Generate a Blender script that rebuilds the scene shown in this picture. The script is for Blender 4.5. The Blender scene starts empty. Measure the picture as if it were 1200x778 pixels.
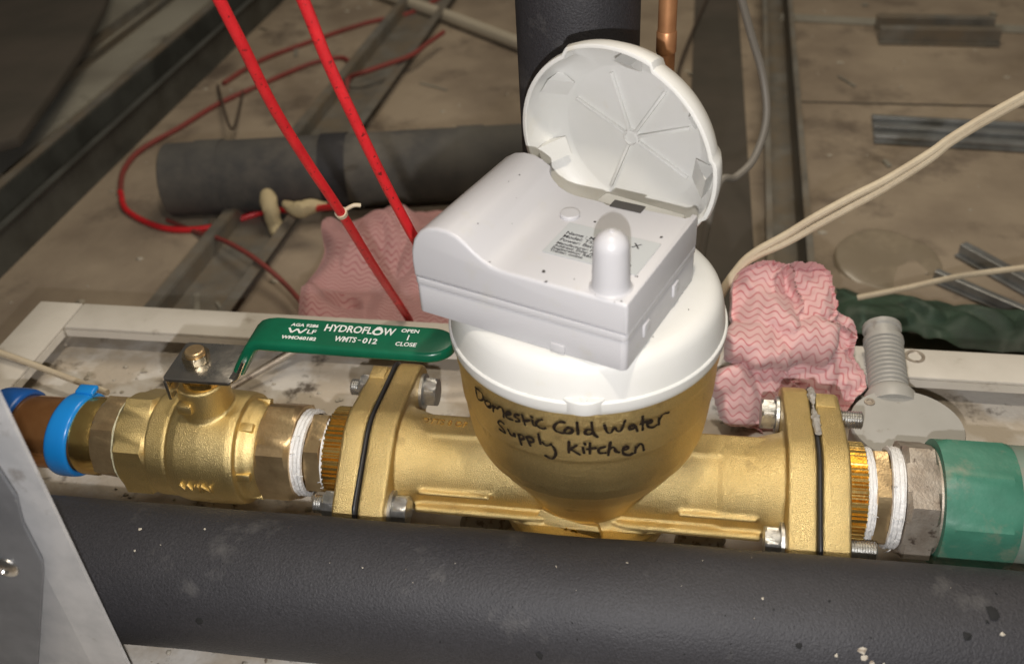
import bpy, bmesh, math, random
from mathutils import Vector, Matrix, noise
from mathutils.bvhtree import BVHTree
random.seed(7)
R = math.radians
scene = bpy.context.scene
COL = scene.collection
MM = 0.001

# ------------------------------------------------------------------ camera
CAM = Vector((46.7, -448.5, 453.4))
YAW, PIT, ROL, FPX = R(-11.4), R(36.81), R(-3.71), 1150.0
_f = Vector((math.sin(YAW)*math.cos(PIT), math.cos(YAW)*math.cos(PIT), -math.sin(PIT)))
_r = Vector((math.cos(YAW), -math.sin(YAW), 0))
_u = _r.cross(_f)
RIGHT = _r*math.cos(ROL) + _u*math.sin(ROL)
UP = _u*math.cos(ROL) - _r*math.sin(ROL)
cam_d = bpy.data.cameras.new('camera')
cam = bpy.data.objects.new('camera', cam_d); COL.objects.link(cam)
cam.matrix_world = Matrix(((RIGHT.x, UP.x, -_f.x, CAM.x*MM), (RIGHT.y, UP.y, -_f.y, CAM.y*MM), (RIGHT.z, UP.z, -_f.z, CAM.z*MM), (0, 0, 0, 1)))
cam_d.sensor_width = 36; cam_d.lens = FPX/1200*36
cam_d.clip_start = 0.01; cam_d.clip_end = 50
cam_d.dof.use_dof = True; cam_d.dof.focus_distance = 0.60; cam_d.dof.aperture_fstop = 8.0
scene.camera = cam

# ------------------------------------------------------------------ world and lamps
w = bpy.data.worlds.new('World'); scene.world = w; w.use_nodes = True
bg = w.node_tree.nodes['Background']
bg.inputs[0].default_value = (1.0, 0.93, 0.84, 1); bg.inputs[1].default_value = 0.065

def lamp(name, kind, loc, energy, col, size=0.01, target=None):
    l = bpy.data.lights.new(name, kind); l.energy = energy; l.color = col
    if kind == 'AREA':
        l.shape = 'DISK'; l.size = size
    else:
        l.shadow_soft_size = size
    o = bpy.data.objects.new(name, l); COL.objects.link(o)
    o.location = Vector(loc)*MM
    if target is not None:
        o.rotation_euler = (Vector(target)-Vector(loc)).to_track_quat('-Z', 'Y').to_euler()
    return o
lamp('phone_flash', 'POINT', (44, -456, 398), 9.6, (1.0, 0.98, 0.985), 0.004)
lamp('work_light', 'AREA', (40, -230, 900), 2.8, (1.0, 0.90, 0.76), 0.04, (0, 40, 0))
lamp('background_fill', 'AREA', (150, 900, 1500), 11.5, (1.0, 0.88, 0.70), 0.9, (0, 950, -180))  # added fill that brightens the far board; no known lamp there

vs = scene.view_settings
vs.view_transform = 'Standard'; vs.look = 'None'; vs.exposure = 0.18; vs.gamma = 1.0
scene.render.engine = 'CYCLES'
scene.cycles.use_denoising = True
scene.cycles.max_bounces = 6
scene.cycles.sample_clamp_indirect = 3.0

# ------------------------------------------------------------------ helpers: pixels of the reference view to points
def ray(x, y):
    return (_f*FPX + RIGHT*(x-600) - UP*(y-389)).normalized()
def atz(x, y, z):
    d = ray(x, y); return CAM + d*((z-CAM.z)/d.z)
def aty(x, y, Y):
    d = ray(x, y); return CAM + d*((Y-CAM.y)/d.y)

# ------------------------------------------------------------------ helpers: materials
def M(name, col, rough=0.5, metal=0.0, col2=None, vscale=60, vlo=0.4, vhi=0.65, bump=0.0, bscale=400, bdet=2, rough2=None,
      spec=0.5, dust=None, dscale=25, dlo=0.5, dhi=0.7, grain=0.0, gscale=900, coat=0.0, bdist=0.001):
    m = bpy.data.materials.new(name); m.use_nodes = True
    nt = m.node_tree; N = nt.nodes; L = nt.links
    b = N['Principled BSDF']
    b.inputs['Base Color'].default_value = (*col, 1)
    b.inputs['Roughness'].default_value = rough
    b.inputs['Metallic'].default_value = metal
    b.inputs['Specular IOR Level'].default_value = spec
    b.inputs['Coat Weight'].default_value = coat
    tc = N.new('ShaderNodeTexCoord'); co = tc.outputs['Object']
    def nz(scale, det=4, rgh=0.55):
        n = N.new('ShaderNodeTexNoise'); n.inputs['Scale'].default_value = scale
        n.inputs['Detail'].default_value = det; n.inputs['Roughness'].default_value = rgh
        L.new(co, n.inputs['Vector']); return n.outputs['Fac']
    def rng(s, lo, hi, a=0.0, c=1.0):
        n = N.new('ShaderNodeMapRange'); n.inputs[1].default_value = lo; n.inputs[2].default_value = hi
        n.inputs[3].default_value = a; n.inputs[4].default_value = c
        L.new(s, n.inputs[0]); return n.outputs[0]
    def mix(f, a, c):
        n = N.new('ShaderNodeMix'); n.data_type = 'RGBA'
        L.new(f, n.inputs[0])
        for s, i in ((a, 6), (c, 7)):
            if isinstance(s, tuple): n.inputs[i].default_value = (*s, 1)
            else: L.new(s, n.inputs[i])
        return n.outputs[2]
    cur = col
    if col2:
        f = rng(nz(vscale, 6), vlo, vhi); cur = mix(f, cur, col2)
        if rough2 is not None: L.new(rng(nz(vscale, 6), vlo, vhi, rough, rough2), b.inputs['Roughness'])
    if grain:
        g = rng(nz(gscale, 2, 0.7), 0.35, 0.65)
        dark = tuple(c*(1-grain) for c in col)
        f = N.new('ShaderNodeMath'); f.operation = 'MULTIPLY'; L.new(g, f.inputs[0]); f.inputs[1].default_value = 0.7
        cur = mix(f.outputs[0], cur, dark)
    if dust:
        cur = mix(rng(nz(dscale, 8, 0.65), dlo, dhi), cur, dust)
    if not isinstance(cur, tuple): L.new(cur, b.inputs['Base Color'])
    if bump:
        bn = N.new('ShaderNodeBump'); bn.inputs['Strength'].default_value = bump; bn.inputs['Distance'].default_value = bdist
        L.new(nz(bscale, bdet, 0.6), bn.inputs['Height']); L.new(bn.outputs[0], b.inputs['Normal'])
    m['nt'] = 1
    return m

BRASS_CAST = M('cast_brass', (0.88, 0.67, 0.30), 0.33, 0.97, col2=(0.76, 0.55, 0.22), vscale=22, bump=1.0, bscale=1700, bdet=3, bdist=0.0006, grain=0.4, gscale=1900, rough2=0.44, dust=(0.42, 0.28, 0.12), dscale=55, dlo=0.60, dhi=0.78)
BRASS = M('machined_brass', (0.90, 0.64, 0.22), 0.24, 0.98, col2=(0.76, 0.50, 0.17), vscale=60, bump=0.15, bscale=300)
BRASS_VALVE = M('valve_brass', (0.88, 0.68, 0.31), 0.35, 0.95, col2=(0.79, 0.59, 0.24), vscale=30, bump=0.7, bscale=1400, bdet=3, bdist=0.0006, grain=0.3, gscale=1800, rough2=0.44)
BRASS_OLD = M('dull_brass', (0.66, 0.49, 0.27), 0.36, 0.85, col2=(0.50, 0.35, 0.19), vscale=70, bump=0.2, bscale=500)
COPPER = M('copper', (0.62, 0.29, 0.11), 0.20, 0.85, col2=(0.46, 0.20, 0.07), vscale=40, bump=0.1, bscale=200)
COPPER_DULL = M('dull_copper', (0.60, 0.30, 0.14), 0.42, 0.6, col2=(0.40, 0.18, 0.08), vscale=30)
STEEL = M('zinc_steel', (0.55, 0.55, 0.53), 0.35, 0.9, col2=(0.38, 0.37, 0.35), vscale=120, bump=0.2, bscale=700)
STEEL_DULL = M('dirty_steel', (0.42, 0.37, 0.31), 0.5, 0.6, col2=(0.30, 0.25, 0.20), vscale=90, bump=0.3, bscale=600, dust=(0.12, 0.09, 0.07), dscale=140, dlo=0.58, dhi=0.66)
CHROME = M('plated_steel', (0.62, 0.60, 0.56), 0.24, 1.0, col2=(0.44, 0.41, 0.37), vscale=60, bump=0.3, bscale=130, rough2=0.4)
GALV = M('galvanized_steel', (0.50, 0.495, 0.49), 0.5, 0.25, col2=(0.41, 0.41, 0.41), vscale=55, bump=0.12, bscale=260, dust=(0.27, 0.25, 0.23), dscale=60, dlo=0.6, dhi=0.72)
GALV_DARK = M('dark_galvanized_steel', (0.15, 0.155, 0.165), 0.42, 0.3, col2=(0.11, 0.115, 0.125), vscale=45, bump=0.1, bscale=200, dust=(0.3, 0.3, 0.3), dscale=90, dlo=0.66, dhi=0.75)
GALV_BG = M('dusty_channel_steel', (0.24, 0.225, 0.195), 0.5, 0.35, col2=(0.15, 0.14, 0.12), vscale=20, dust=(0.22, 0.18, 0.13), dscale=14, dlo=0.42, dhi=0.62)
GALV_SHADE = M('shaded_channel_steel', (0.10, 0.102, 0.09), 0.5, 0.3, col2=(0.06, 0.06, 0.052), vscale=14)  # dark tone stands in for the shadow inside the open channel
GALV_BRIGHT = M('bright_strip_steel', (0.34, 0.35, 0.35), 0.38, 0.6, col2=(0.22, 0.22, 0.21), vscale=25)
FOAM = M('black_foam_insulation', (0.029, 0.028, 0.032), 0.60, 0.0, col2=(0.037, 0.036, 0.040), vscale=14, bump=0.5, bscale=700, bdet=2, bdist=0.0008, grain=0.6, gscale=900, dust=(0.115, 0.11, 0.105), dscale=22, dlo=0.59, dhi=0.84, spec=0.45)
FOAM_BG = M('dusty_foam_insulation', (0.095, 0.09, 0.08), 0.8, 0.0, col2=(0.045, 0.045, 0.047), vscale=11, dust=(0.17, 0.152, 0.125), dscale=6, dlo=0.5, dhi=0.75)
WHITE = M('cool_white_abs', (0.47, 0.465, 0.476), 0.36, 0.0, bump=0.08, bscale=1300, dust=(0.46, 0.45, 0.43), dscale=48, dlo=0.60, dhi=0.75)
CREAM = M('cream_white_plastic', (0.66, 0.655, 0.625), 0.44, 0.0, spec=0.4, col2=(0.635, 0.63, 0.59), vscale=20, dust=(0.62, 0.59, 0.51), dscale=38, dlo=0.60, dhi=0.78, bump=0.06, bscale=900)
SPECK = M('dark_speck', (0.06, 0.055, 0.05), 0.9)
GREYLABEL = M('grey_label_film', (0.42, 0.44, 0.445), 0.45)
INK = M('label_ink', (0.03, 0.03, 0.035), 0.7)
MARKER = M('black_marker_ink', (0.016, 0.010, 0.006), 0.8, spec=0.15)
GREENV = M('green_vinyl_grip', (0.003, 0.115, 0.055), 0.30, 0.0, col2=(0.003, 0.095, 0.045), vscale=60, spec=0.5)
GREENP = M('green_nut_plastic', (0.055, 0.20, 0.135), 0.45, 0.0, col2=(0.045, 0.165, 0.11), vscale=45, bump=0.2, bscale=200, dust=(0.20, 0.215, 0.155), dscale=40, dlo=0.54, dhi=0.74)
GREYGREEN = M('grey_green_pipe', (0.16, 0.21, 0.17), 0.55, dust=(0.24, 0.21, 0.16), dscale=40)
PRINT = M('white_print', (0.70, 0.72, 0.69), 0.6)
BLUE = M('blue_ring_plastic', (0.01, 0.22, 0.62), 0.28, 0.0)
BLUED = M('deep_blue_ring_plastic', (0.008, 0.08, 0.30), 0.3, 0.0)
TAPE = M('white_sealing_tape', (0.74, 0.73, 0.71), 0.4, bump=0.7, bscale=500)
PASTE = M('pale_jointing_paste', (0.52, 0.49, 0.33), 0.5, bump=0.8, bscale=400)
RUBBER = M('black_gasket_rubber', (0.02, 0.02, 0.022), 0.4)
TRAYW = M('white_painted_steel', (0.66, 0.62, 0.55), 0.45, 0.0, col2=(0.55, 0.51, 0.44), vscale=14, dust=(0.28, 0.23, 0.17), dscale=28, dlo=0.60, dhi=0.76)
TRAYF = M('dusty_tray_floor', (0.46, 0.40, 0.32), 0.7, 0.0, col2=(0.62, 0.585, 0.53), vscale=16, vlo=0.46, vhi=0.56, bump=0.35, bscale=120, dust=(0.10, 0.08, 0.06), dscale=34, dlo=0.57, dhi=0.67, bdist=0.002)
BOARD = M('dusty_plasterboard', (0.335, 0.272, 0.20), 0.85, 0.0, col2=(0.225, 0.178, 0.13), vscale=6, bump=0.4, bscale=60, dust=(0.12, 0.092, 0.068), dscale=9, dlo=0.53, dhi=0.70, bdist=0.003)
BOARD2 = M('grey_board', (0.30, 0.285, 0.235), 0.85, 0.0, col2=(0.21, 0.195, 0.16), vscale=5, dust=(0.10, 0.088, 0.07), dscale=8, dlo=0.56, dhi=0.72)
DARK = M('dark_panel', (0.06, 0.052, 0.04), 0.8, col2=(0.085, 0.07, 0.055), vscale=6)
RED = M('red_cable_sheath', (0.66, 0.018, 0.024), 0.42, col2=(0.54, 0.014, 0.02), vscale=50, bump=0.2, bscale=300, dust=(0.16, 0.01, 0.01), dscale=330, dlo=0.60, dhi=0.64)
RED_DUSTY = M('dusty_red_cable', (0.24, 0.04, 0.033), 0.6, col2=(0.20, 0.05, 0.04), vscale=20)
CREAMC = M('cream_cable_sheath', (0.62, 0.53, 0.38), 0.5, col2=(0.54, 0.45, 0.32), vscale=60)
GREYC = M('grey_cable_sheath', (0.22, 0.20, 0.17), 0.5)
BROWNC = M('brown_wire', (0.07, 0.05, 0.035), 0.6)
PVC = M('grey_pvc', (0.40, 0.39, 0.36), 0.42, col2=(0.36, 0.35, 0.32), vscale=25, dust=(0.25, 0.22, 0.18), dscale=70, dlo=0.62, dhi=0.72)
FOAMC = M('cream_foam', (0.50, 0.41, 0.24), 0.8, bump=0.5, bscale=150)
GREENSHEET = M('green_plastic_sheet', (0.10, 0.17, 0.115), 0.5, col2=(0.07, 0.095, 0.07), vscale=12, bump=0.4, bscale=30, bdist=0.004)
CLEARISH = M('dusty_clear_film', (0.25, 0.205, 0.145), 0.28, spec=0.8, dust=(0.34, 0.28, 0.2), dscale=20)
RUBBLE = M('pale_rubble', (0.42, 0.38, 0.31), 0.9, col2=(0.2, 0.16, 0.12), vscale=150, vlo=0.55, vhi=0.62, bump=0.5, bscale=200)

def cloth_mat(name, bright):
    m = bpy.data.materials.new(name); m.use_nodes = True
    nt = m.node_tree; N = nt.nodes; L = nt.links; b = N['Principled BSDF']
    uv = N.new('ShaderNodeUVMap'); sx = N.new('ShaderNodeSeparateXYZ'); L.new(uv.outputs[0], sx.inputs[0])
    def mt(op, a, c=0.0):
        n = N.new('ShaderNodeMath'); n.operation = op
        for i, s in enumerate((a, c)):
            if isinstance(s, (int, float)): n.inputs[i].default_value = s
            else: L.new(s, n.inputs[i])
        return n.outputs[0]
    no = N.new('ShaderNodeTexNoise'); no.inputs['Scale'].default_value = 0.035; no.inputs['Detail'].default_value = 1
    L.new(uv.outputs[0], no.inputs['Vector'])
    jit = mt('MULTIPLY', mt('SUBTRACT', no.outputs['Fac'], 0.5), 2.6)
    u = mt('ADD', sx.outputs[0], jit)
    tri = mt('ABSOLUTE', mt('SUBTRACT', mt('FRACT', mt('MULTIPLY', u, 1/12.5)), 0.5))       # 0 .. 0.5
    sm = mt('SINE', mt('MULTIPLY', mt('SUBTRACT', tri, 0.25), 6.0))
    v = mt('ADD', mt('ADD', sx.outputs[1], mt('MULTIPLY', sm, 2.5)), jit)
    lf = mt('ABSOLUTE', mt('SUBTRACT', mt('FRACT', mt('MULTIPLY', v, 1/6.6)), 0.5))
    ln = N.new('ShaderNodeMapRange'); ln.interpolation_type = 'SMOOTHSTEP'
    ln.inputs[1].default_value = 0.20; ln.inputs[2].default_value = 0.05; L.new(lf, ln.inputs[0])
    fade = N.new('ShaderNodeTexNoise'); fade.inputs['Scale'].default_value = 0.05; L.new(uv.outputs[0], fade.inputs['Vector'])
    fr = N.new('ShaderNodeMapRange'); fr.inputs[1].default_value = 0.3; fr.inputs[2].default_value = 0.7; fr.inputs[3].default_value = 0.45; fr.inputs[4].default_value = 0.95
    L.new(fade.outputs['Fac'], fr.inputs[0])
    f = mt('MULTIPLY', ln.outputs[0], fr.outputs[0])
    mx = N.new('ShaderNodeMix'); mx.data_type = 'RGBA'; L.new(f, mx.inputs[0])
    mx.inputs[6].default_value = (0.68*bright, 0.43*bright, 0.42*bright, 1); mx.inputs[7].default_value = (0.50*bright, 0.14*bright, 0.155*bright, 1)
    L.new(mx.outputs[2], b.inputs['Base Color'])
    b.inputs['Roughness'].default_value = 0.85; b.inputs['Sheen Weight'].default_value = 0.2
    tc = N.new('ShaderNodeTexCoord'); wv = N.new('ShaderNodeTexNoise'); wv.inputs['Scale'].default_value = 900
    L.new(tc.outputs['Object'], wv.inputs['Vector'])
    bn = N.new('ShaderNodeBump'); bn.inputs['Strength'].default_value = 0.4; bn.inputs['Distance'].default_value = 0.0006
    L.new(wv.outputs['Fac'], bn.inputs['Height']); L.new(bn.outputs[0], b.inputs['Normal'])
    return m
CLOTH = cloth_mat('pink_wave_cloth', 1.0)
CLOTH2 = cloth_mat('brighter_pink_wave_cloth', 1.12)  # same cloth pattern, colours scaled brighter

# ------------------------------------------------------------------ helpers: objects
def thing(name, label, cat, loc, group=None):
    o = bpy.data.objects.new(name, None); COL.objects.link(o)
    o.empty_display_size = 0.01
    o.location = Vector(loc)*MM
    o['label'] = label; o['category'] = cat
    if group: o['group'] = group
    o['_loc'] = list(loc)
    return o
def to_mesh(name, bm, mat, off, smooth=35):
    for v in bm.verts: v.co = (v.co - off)*MM
    me = bpy.data.meshes.new(name); bm.to_mesh(me); bm.free()
    me.materials.append(mat)
    if smooth:
        for p in me.polygons: p.use_smooth = True
        me.set_sharp_from_angle(angle=R(smooth))
    return me
def part(name, bm, mat, parent, smooth=35, label=None):
    root = parent
    while root.parent: root = root.parent
    off = Vector(root['_loc'])
    o = bpy.data.objects.new(name, to_mesh(name, bm, mat, off, smooth)); COL.objects.link(o)
    o.parent = parent
    if label: o['label'] = label
    return o
def single(name, bm, mat, label, cat, group=None, loc=None, smooth=35):
    if loc is None:
        c = Vector(); [c.__iadd__(v.co) for v in bm.verts]; c /= max(1, len(bm.verts))
        loc = (c.x, c.y, min(v.co.z for v in bm.verts))
    o = bpy.data.objects.new(name, to_mesh(name, bm, mat, Vector(loc), smooth)); COL.objects.link(o)
    o.location = Vector(loc)*MM; o['_loc'] = list(loc)
    o['label'] = label; o['category'] = cat
    if group: o['group'] = group
    return o
def struct(name, bm, mat, kind='structure', smooth=35):
    o = bpy.data.objects.new(name, to_mesh(name, bm, mat, Vector((0, 0, 0)), smooth)); COL.objects.link(o)
    o['kind'] = kind; o['_loc'] = [0, 0, 0]
    return o
def dup(root, delta, label, group=None):
    def cp(o, parent):
        c = o.copy(); COL.objects.link(c)
        if parent: c.parent = parent
        for ch in list(o.children): cp(ch, c)
        return c
    r = cp(root, None)
    r.location = root.location + Vector(delta)*MM
    r['label'] = label
    if group: r['group'] = group
    return r

# ------------------------------------------------------------------ helpers: shapes (millimetres)
def frame(axis):
    a = Vector(axis).normalized()
    t = Vector((0, 0, 1)) if abs(a.z) < 0.9 else Vector((1, 0, 0))
    e1 = a.cross(t).normalized(); e2 = a.cross(e1)
    return a, e1, e2
def lathe(bm, prof, org=(0, 0, 0), axis=(1, 0, 0), seg=48, phase=0.0, radf=None, close=True):
    """prof: list of (distance along axis, radius)"""
    a, e1, e2 = frame(axis); o = Vector(org); rings = []
    for t, r in prof:
        if r < 1e-6:
            rings.append([bm.verts.new(o+a*t)])
        else:
            ring = []
            for k in range(seg):
                th = 2*math.pi*k/seg + phase
                rr = r*(radf(th, t) if radf else 1)
                ring.append(bm.verts.new(o+a*t+(e1*math.cos(th)+e2*math.sin(th))*rr))
            rings.append(ring)
    for A, B in zip(rings, rings[1:]):
        if len(A) == 1 and len(B) == 1: continue
        for k in range(seg):
            k2 = (k+1) % seg
            if len(A) == 1: bm.faces.new((A[0], B[k2], B[k]))
            elif len(B) == 1: bm.faces.new((A[k], A[k2], B[0]))
            else: bm.faces.new((A[k], A[k2], B[k2], B[k]))
    if close:
        for ring in (rings[0], rings[-1]):
            if len(ring) > 1: bm.faces.new(ring)
    bmesh.ops.recalc_face_normals(bm, faces=bm.faces[:])
    return bm
def LX(prof, seg=48, phase=0, yz=(0, 0), radf=None):
    return lathe(bmesh.new(), prof, (0, yz[0], yz[1]), (1, 0, 0), seg, phase, radf)
def hexnut(bm, t0, t1, rc, org=(0, 0, 0), axis=(1, 0, 0), phase=0.0, ch=2.0, n=6):
    """n-sided nut with turned chamfers; rc = corner radius"""
    seg = n*8; rf = rc*math.cos(math.pi/n)
    def lim(th, t):
        loc = (th-phase) % (2*math.pi/n) - math.pi/n
        h = rf/math.cos(loc)
        if abs(t-t0) < 1e-4 or abs(t-t1) < 1e-4: h = min(h, rf*1.005)
        return h/rc
    return lathe(bm, [(t0, rc), (t0+ch, rc), (t1-ch, rc), (t1, rc)], org, axis, seg, 0, lim)
def extrude(bm, poly, t0, t1, org=(0, 0, 0), e1=(1, 0, 0), e2=(0, 0, 1), en=(0, 1, 0), bev=0.0, seg=2, onlycaps=False):
    o, e1, e2, en = Vector(org), Vector(e1), Vector(e2), Vector(en)
    A = [bm.verts.new(o+e1*x+e2*y+en*t0) for x, y in poly]
    B = [bm.verts.new(o+e1*x+e2*y+en*t1) for x, y in poly]
    n = len(poly); fs = [bm.faces.new(A), bm.faces.new(B)]
    sides = []
    for k in range(n): sides.append(bm.faces.new((A[k], A[(k+1) % n], B[(k+1) % n], B[k])))
    bmesh.ops.recalc_face_normals(bm, faces=fs+sides)
    if bev:
        ed = [e for f in fs for e in f.edges]
        if not onlycaps: ed = list({e for f in fs+sides for e in f.edges})
        bmesh.ops.bevel(bm, geom=ed, offset=bev, segments=seg, profile=0.5, affect='EDGES', clamp_overlap=True)
    return bm
def box(bm, lo, hi, bev=0.0, seg=2, xf=None):
    (x0, y0, z0), (x1, y1, z1) = lo, hi
    b2 = bmesh.new()
    extrude(b2, [(x0, z0), (x1, z0), (x1, z1), (x0, z1)], y0, y1, bev=bev, seg=seg)
    if xf is not None: bmesh.ops.transform(b2, matrix=xf, verts=b2.verts)
    merge(bm, b2); return bm
def merge(bm, b2):
    me = bpy.data.meshes.new('tmp'); b2.to_mesh(me); b2.free(); bm.from_mesh(me); bpy.data.meshes.remove(me)
def catmull(pts, n=8):
    P = [Vector(p) for p in pts]; P = [2*P[0]-P[1]] + P + [2*P[-1]-P[-2]]; out = []
    for i in range(1, len(P)-2):
        for k in range(n):
            t = k/n; a, b, c, d = P[i-1:i+3]
            out.append(0.5*((2*b)+(c-a)*t+(2*a-5*b+4*c-d)*t*t+(3*b-a-3*c+d)*t**3))
    out.append(P[-2]); return out
def tube(bm, pts, r, seg=10, n=8, smooth=True, flat=1.0):
    C = catmull(pts, n) if smooth and len(pts) > 2 else [Vector(p) for p in pts]
    rings = []; prev = None
    for i, c in enumerate(C):
        t = (C[min(i+1, len(C)-1)]-C[max(i-1, 0)]).normalized()
        if prev is None:
            ref = Vector((0, 0, 1)) if abs(t.z) < 0.9 else Vector((0, 1, 0))
            e1 = t.cross(ref).normalized()
        else:
            e1 = (prev - t*prev.dot(t)).normalized()
        e2 = t.cross(e1); prev = e1
        rr = r(i/(len(C)-1)) if callable(r) else r
        rings.append([bm.verts.new(c+(e1*math.cos(2*math.pi*k/seg)+e2*math.sin(2*math.pi*k/seg)*flat)*rr) for k in range(seg)])
    for A, B in zip(rings, rings[1:]):
        for k in range(seg): bm.faces.new((A[k], A[(k+1) % seg], B[(k+1) % seg], B[k]))
    bm.faces.new(rings[0]); bm.faces.new(rings[-1])
    bmesh.ops.recalc_face_normals(bm, faces=bm.faces[:])
    return bm
def text_bm(s, size, mat4, ext=0.0, sx=1.0, shear=0.0, align='LEFT', bold=0.0):
    cu = bpy.data.curves.new('txt', 'FONT'); cu.body = s; cu.size = size; cu.extrude = ext; cu.shear = shear; cu.align_x = align
    cu.resolution_u = 3; cu.offset = bold
    o = bpy.data.objects.new('txt', cu); COL.objects.link(o)
    bpy.context.view_layer.update()
    dg = bpy.context.evaluated_depsgraph_get()
    me = bpy.data.meshes.new_from_object(o.evaluated_get(dg))
    b = bmesh.new(); b.from_mesh(me)
    bpy.data.objects.remove(o); bpy.data.curves.remove(cu); bpy.data.meshes.remove(me)
    bmesh.ops.transform(b, matrix=mat4 @ Matrix.Diagonal((sx, 1, 1, 1)), verts=b.verts)
    return b
def fit_text(s, wid, hgt, mat4, ext=0.0, bold=0.0, shear=0.0):
    b = text_bm(s, 1.0, Matrix.Identity(4), 0.0, 1.0, shear, 'LEFT', bold/hgt)
    x0 = min(v.co.x for v in b.verts); x1 = max(v.co.x for v in b.verts); y0 = min(v.co.y for v in b.verts); y1 = max(v.co.y for v in b.verts)
    for v in b.verts: v.co.x = (v.co.x-x0)/(x1-x0)*wid; v.co.y = (v.co.y-y0)/(y1-y0)*hgt
    if ext:
        r = bmesh.ops.extrude_face_region(b, geom=b.faces[:])
        for v in r['geom']:
            if isinstance(v, bmesh.types.BMVert): v.co.z += ext
    bmesh.ops.transform(b, matrix=mat4, verts=b.verts)
    return b
def basis(o, ex, ey):
    ex = Vector(ex).normalized(); ey = Vector(ey); ey = (ey-ex*ey.dot(ex)).normalized(); ez = ex.cross(ey); o = Vector(o)
    return Matrix(((ex.x, ey.x, ez.x, o.x), (ex.y, ey.y, ez.y, o.y), (ex.z, ey.z, ez.z, o.z), (0, 0, 0, 1)))
def fuse(bm, voxel=1.2, it=4):
    """melt overlapping solids into one cast surface"""
    me = bpy.data.meshes.new('fuse'); bm.to_mesh(me); bm.free()
    o = bpy.data.objects.new('fuse', me); COL.objects.link(o)
    md = o.modifiers.new('r', 'REMESH'); md.mode = 'VOXEL'; md.voxel_size = voxel
    sm = o.modifiers.new('s', 'SMOOTH'); sm.factor = 0.5; sm.iterations = it
    bpy.context.view_layer.update()
    dg = bpy.context.evaluated_depsgraph_get()
    m2 = bpy.data.meshes.new_from_object(o.evaluated_get(dg))
    b = bmesh.new(); b.from_mesh(m2)
    bpy.data.objects.remove(o); bpy.data.meshes.remove(me); bpy.data.meshes.remove(m2)
    return b
def rough_up(bm, amp, sc, seed=0):
    bm.normal_update()
    for v in bm.verts:
        v.co += v.normal*amp*noise.noise(v.co*sc+Vector((seed, seed*2.1, 0)))
    return bm

# ================================================================== SETTING
ZF, ZG = -58.0, -180.0
bm = bmesh.new()
box(bm, (-3500, -900, ZG-14), (3500, 5200, ZG))
struct('ceiling_board', bm, BOARD, smooth=0)

# white steel tray the pipework lies in
tray = thing('steel_tray', 'shallow white painted steel tray frame under the brass pipework, stained with dust', 'tray', (0, 0, ZF))
bm = bmesh.new(); box(bm, (-511, -330, ZF-4), (760, 191, ZF)); part('floor_plate', bm, TRAYF, tray, smooth=0)
bm = bmesh.new()
box(bm, (-468.5, 157, -33), (760, 192, -30), bev=1.0); box(bm, (-468.5, 189.5, ZF+.1), (760, 192, -33.1))
b2 = bmesh.new(); box(b2, (-468.5, 157, -40), (760, 158.8, -33.2)); merge(bm, b2)
part('rear_rail', bm, TRAYW, tray)
bm = bmesh.new()
box(bm, (-511, -300, -33), (-470, 192, -30), bev=1.0); box(bm, (-511, -300, ZF+.1), (-508.5, 192, -33.1)); box(bm, (-472, -300, -40), (-470, 156, -33.2))
part('side_rail', bm, TRAYW, tray)
h = atz(1072, 418, -30)
bm = lathe(bmesh.new(), [(-30.1, 7.5), (-29.2, 7.5), (-29.2, 5.6), (-31.5, 3.6), (-31.5, 0)], (h.x, h.y, 0), (0, 0, 1), 24)
part('screw_hole', bm, STEEL_DULL, tray)
# plaster crumbs lying on the tray
k = 0
for (px, py, r) in ((570, 609, 15), (820, 632, 13), (560, 606, 8)):
    p = atz(px, py, ZF+3)
    bm = bmesh.new(); bmesh.ops.create_icosphere(bm, subdivisions=3, radius=r)
    for v in bm.verts: v.co = Vector((v.co.x*1.25, v.co.y*0.8, v.co.z*0.55)) + p
    rough_up(bm, 4, 0.09, k)
    single('plaster_lump', bm, RUBBLE, ['pale plaster lump on the tray left of the meter base', 'pale plaster lump on the tray right of the meter base', 'smaller pale crumb touching the left plaster lump'][k], 'rubble', 'plaster lumps on the tray'); k += 1
bm = bmesh.new()
for i in range(420):
    x, y = random.uniform(-440, -150), random.uniform(-60, 150)
    if random.random() < 0.35: x, y = random.uniform(-300, 100), random.uniform(-180, -120)
    s = random.choice((0.7, 1.0, 1.6, 2.6))*random.uniform(0.6, 1.2)
    b2 = bmesh.new(); bmesh.ops.create_icosphere(b2, subdivisions=1, radius=s)
    for v in b2.verts: v.co = Vector((v.co.x*1.3, v.co.y, v.co.z*0.5)) + Vector((x, y, ZF+s*0.3)) + Vector((random.uniform(-.3, .3),)*3)*s
    merge(bm, b2)
struct('tray_debris', bm, RUBBLE, 'stuff', smooth=60)

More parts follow.
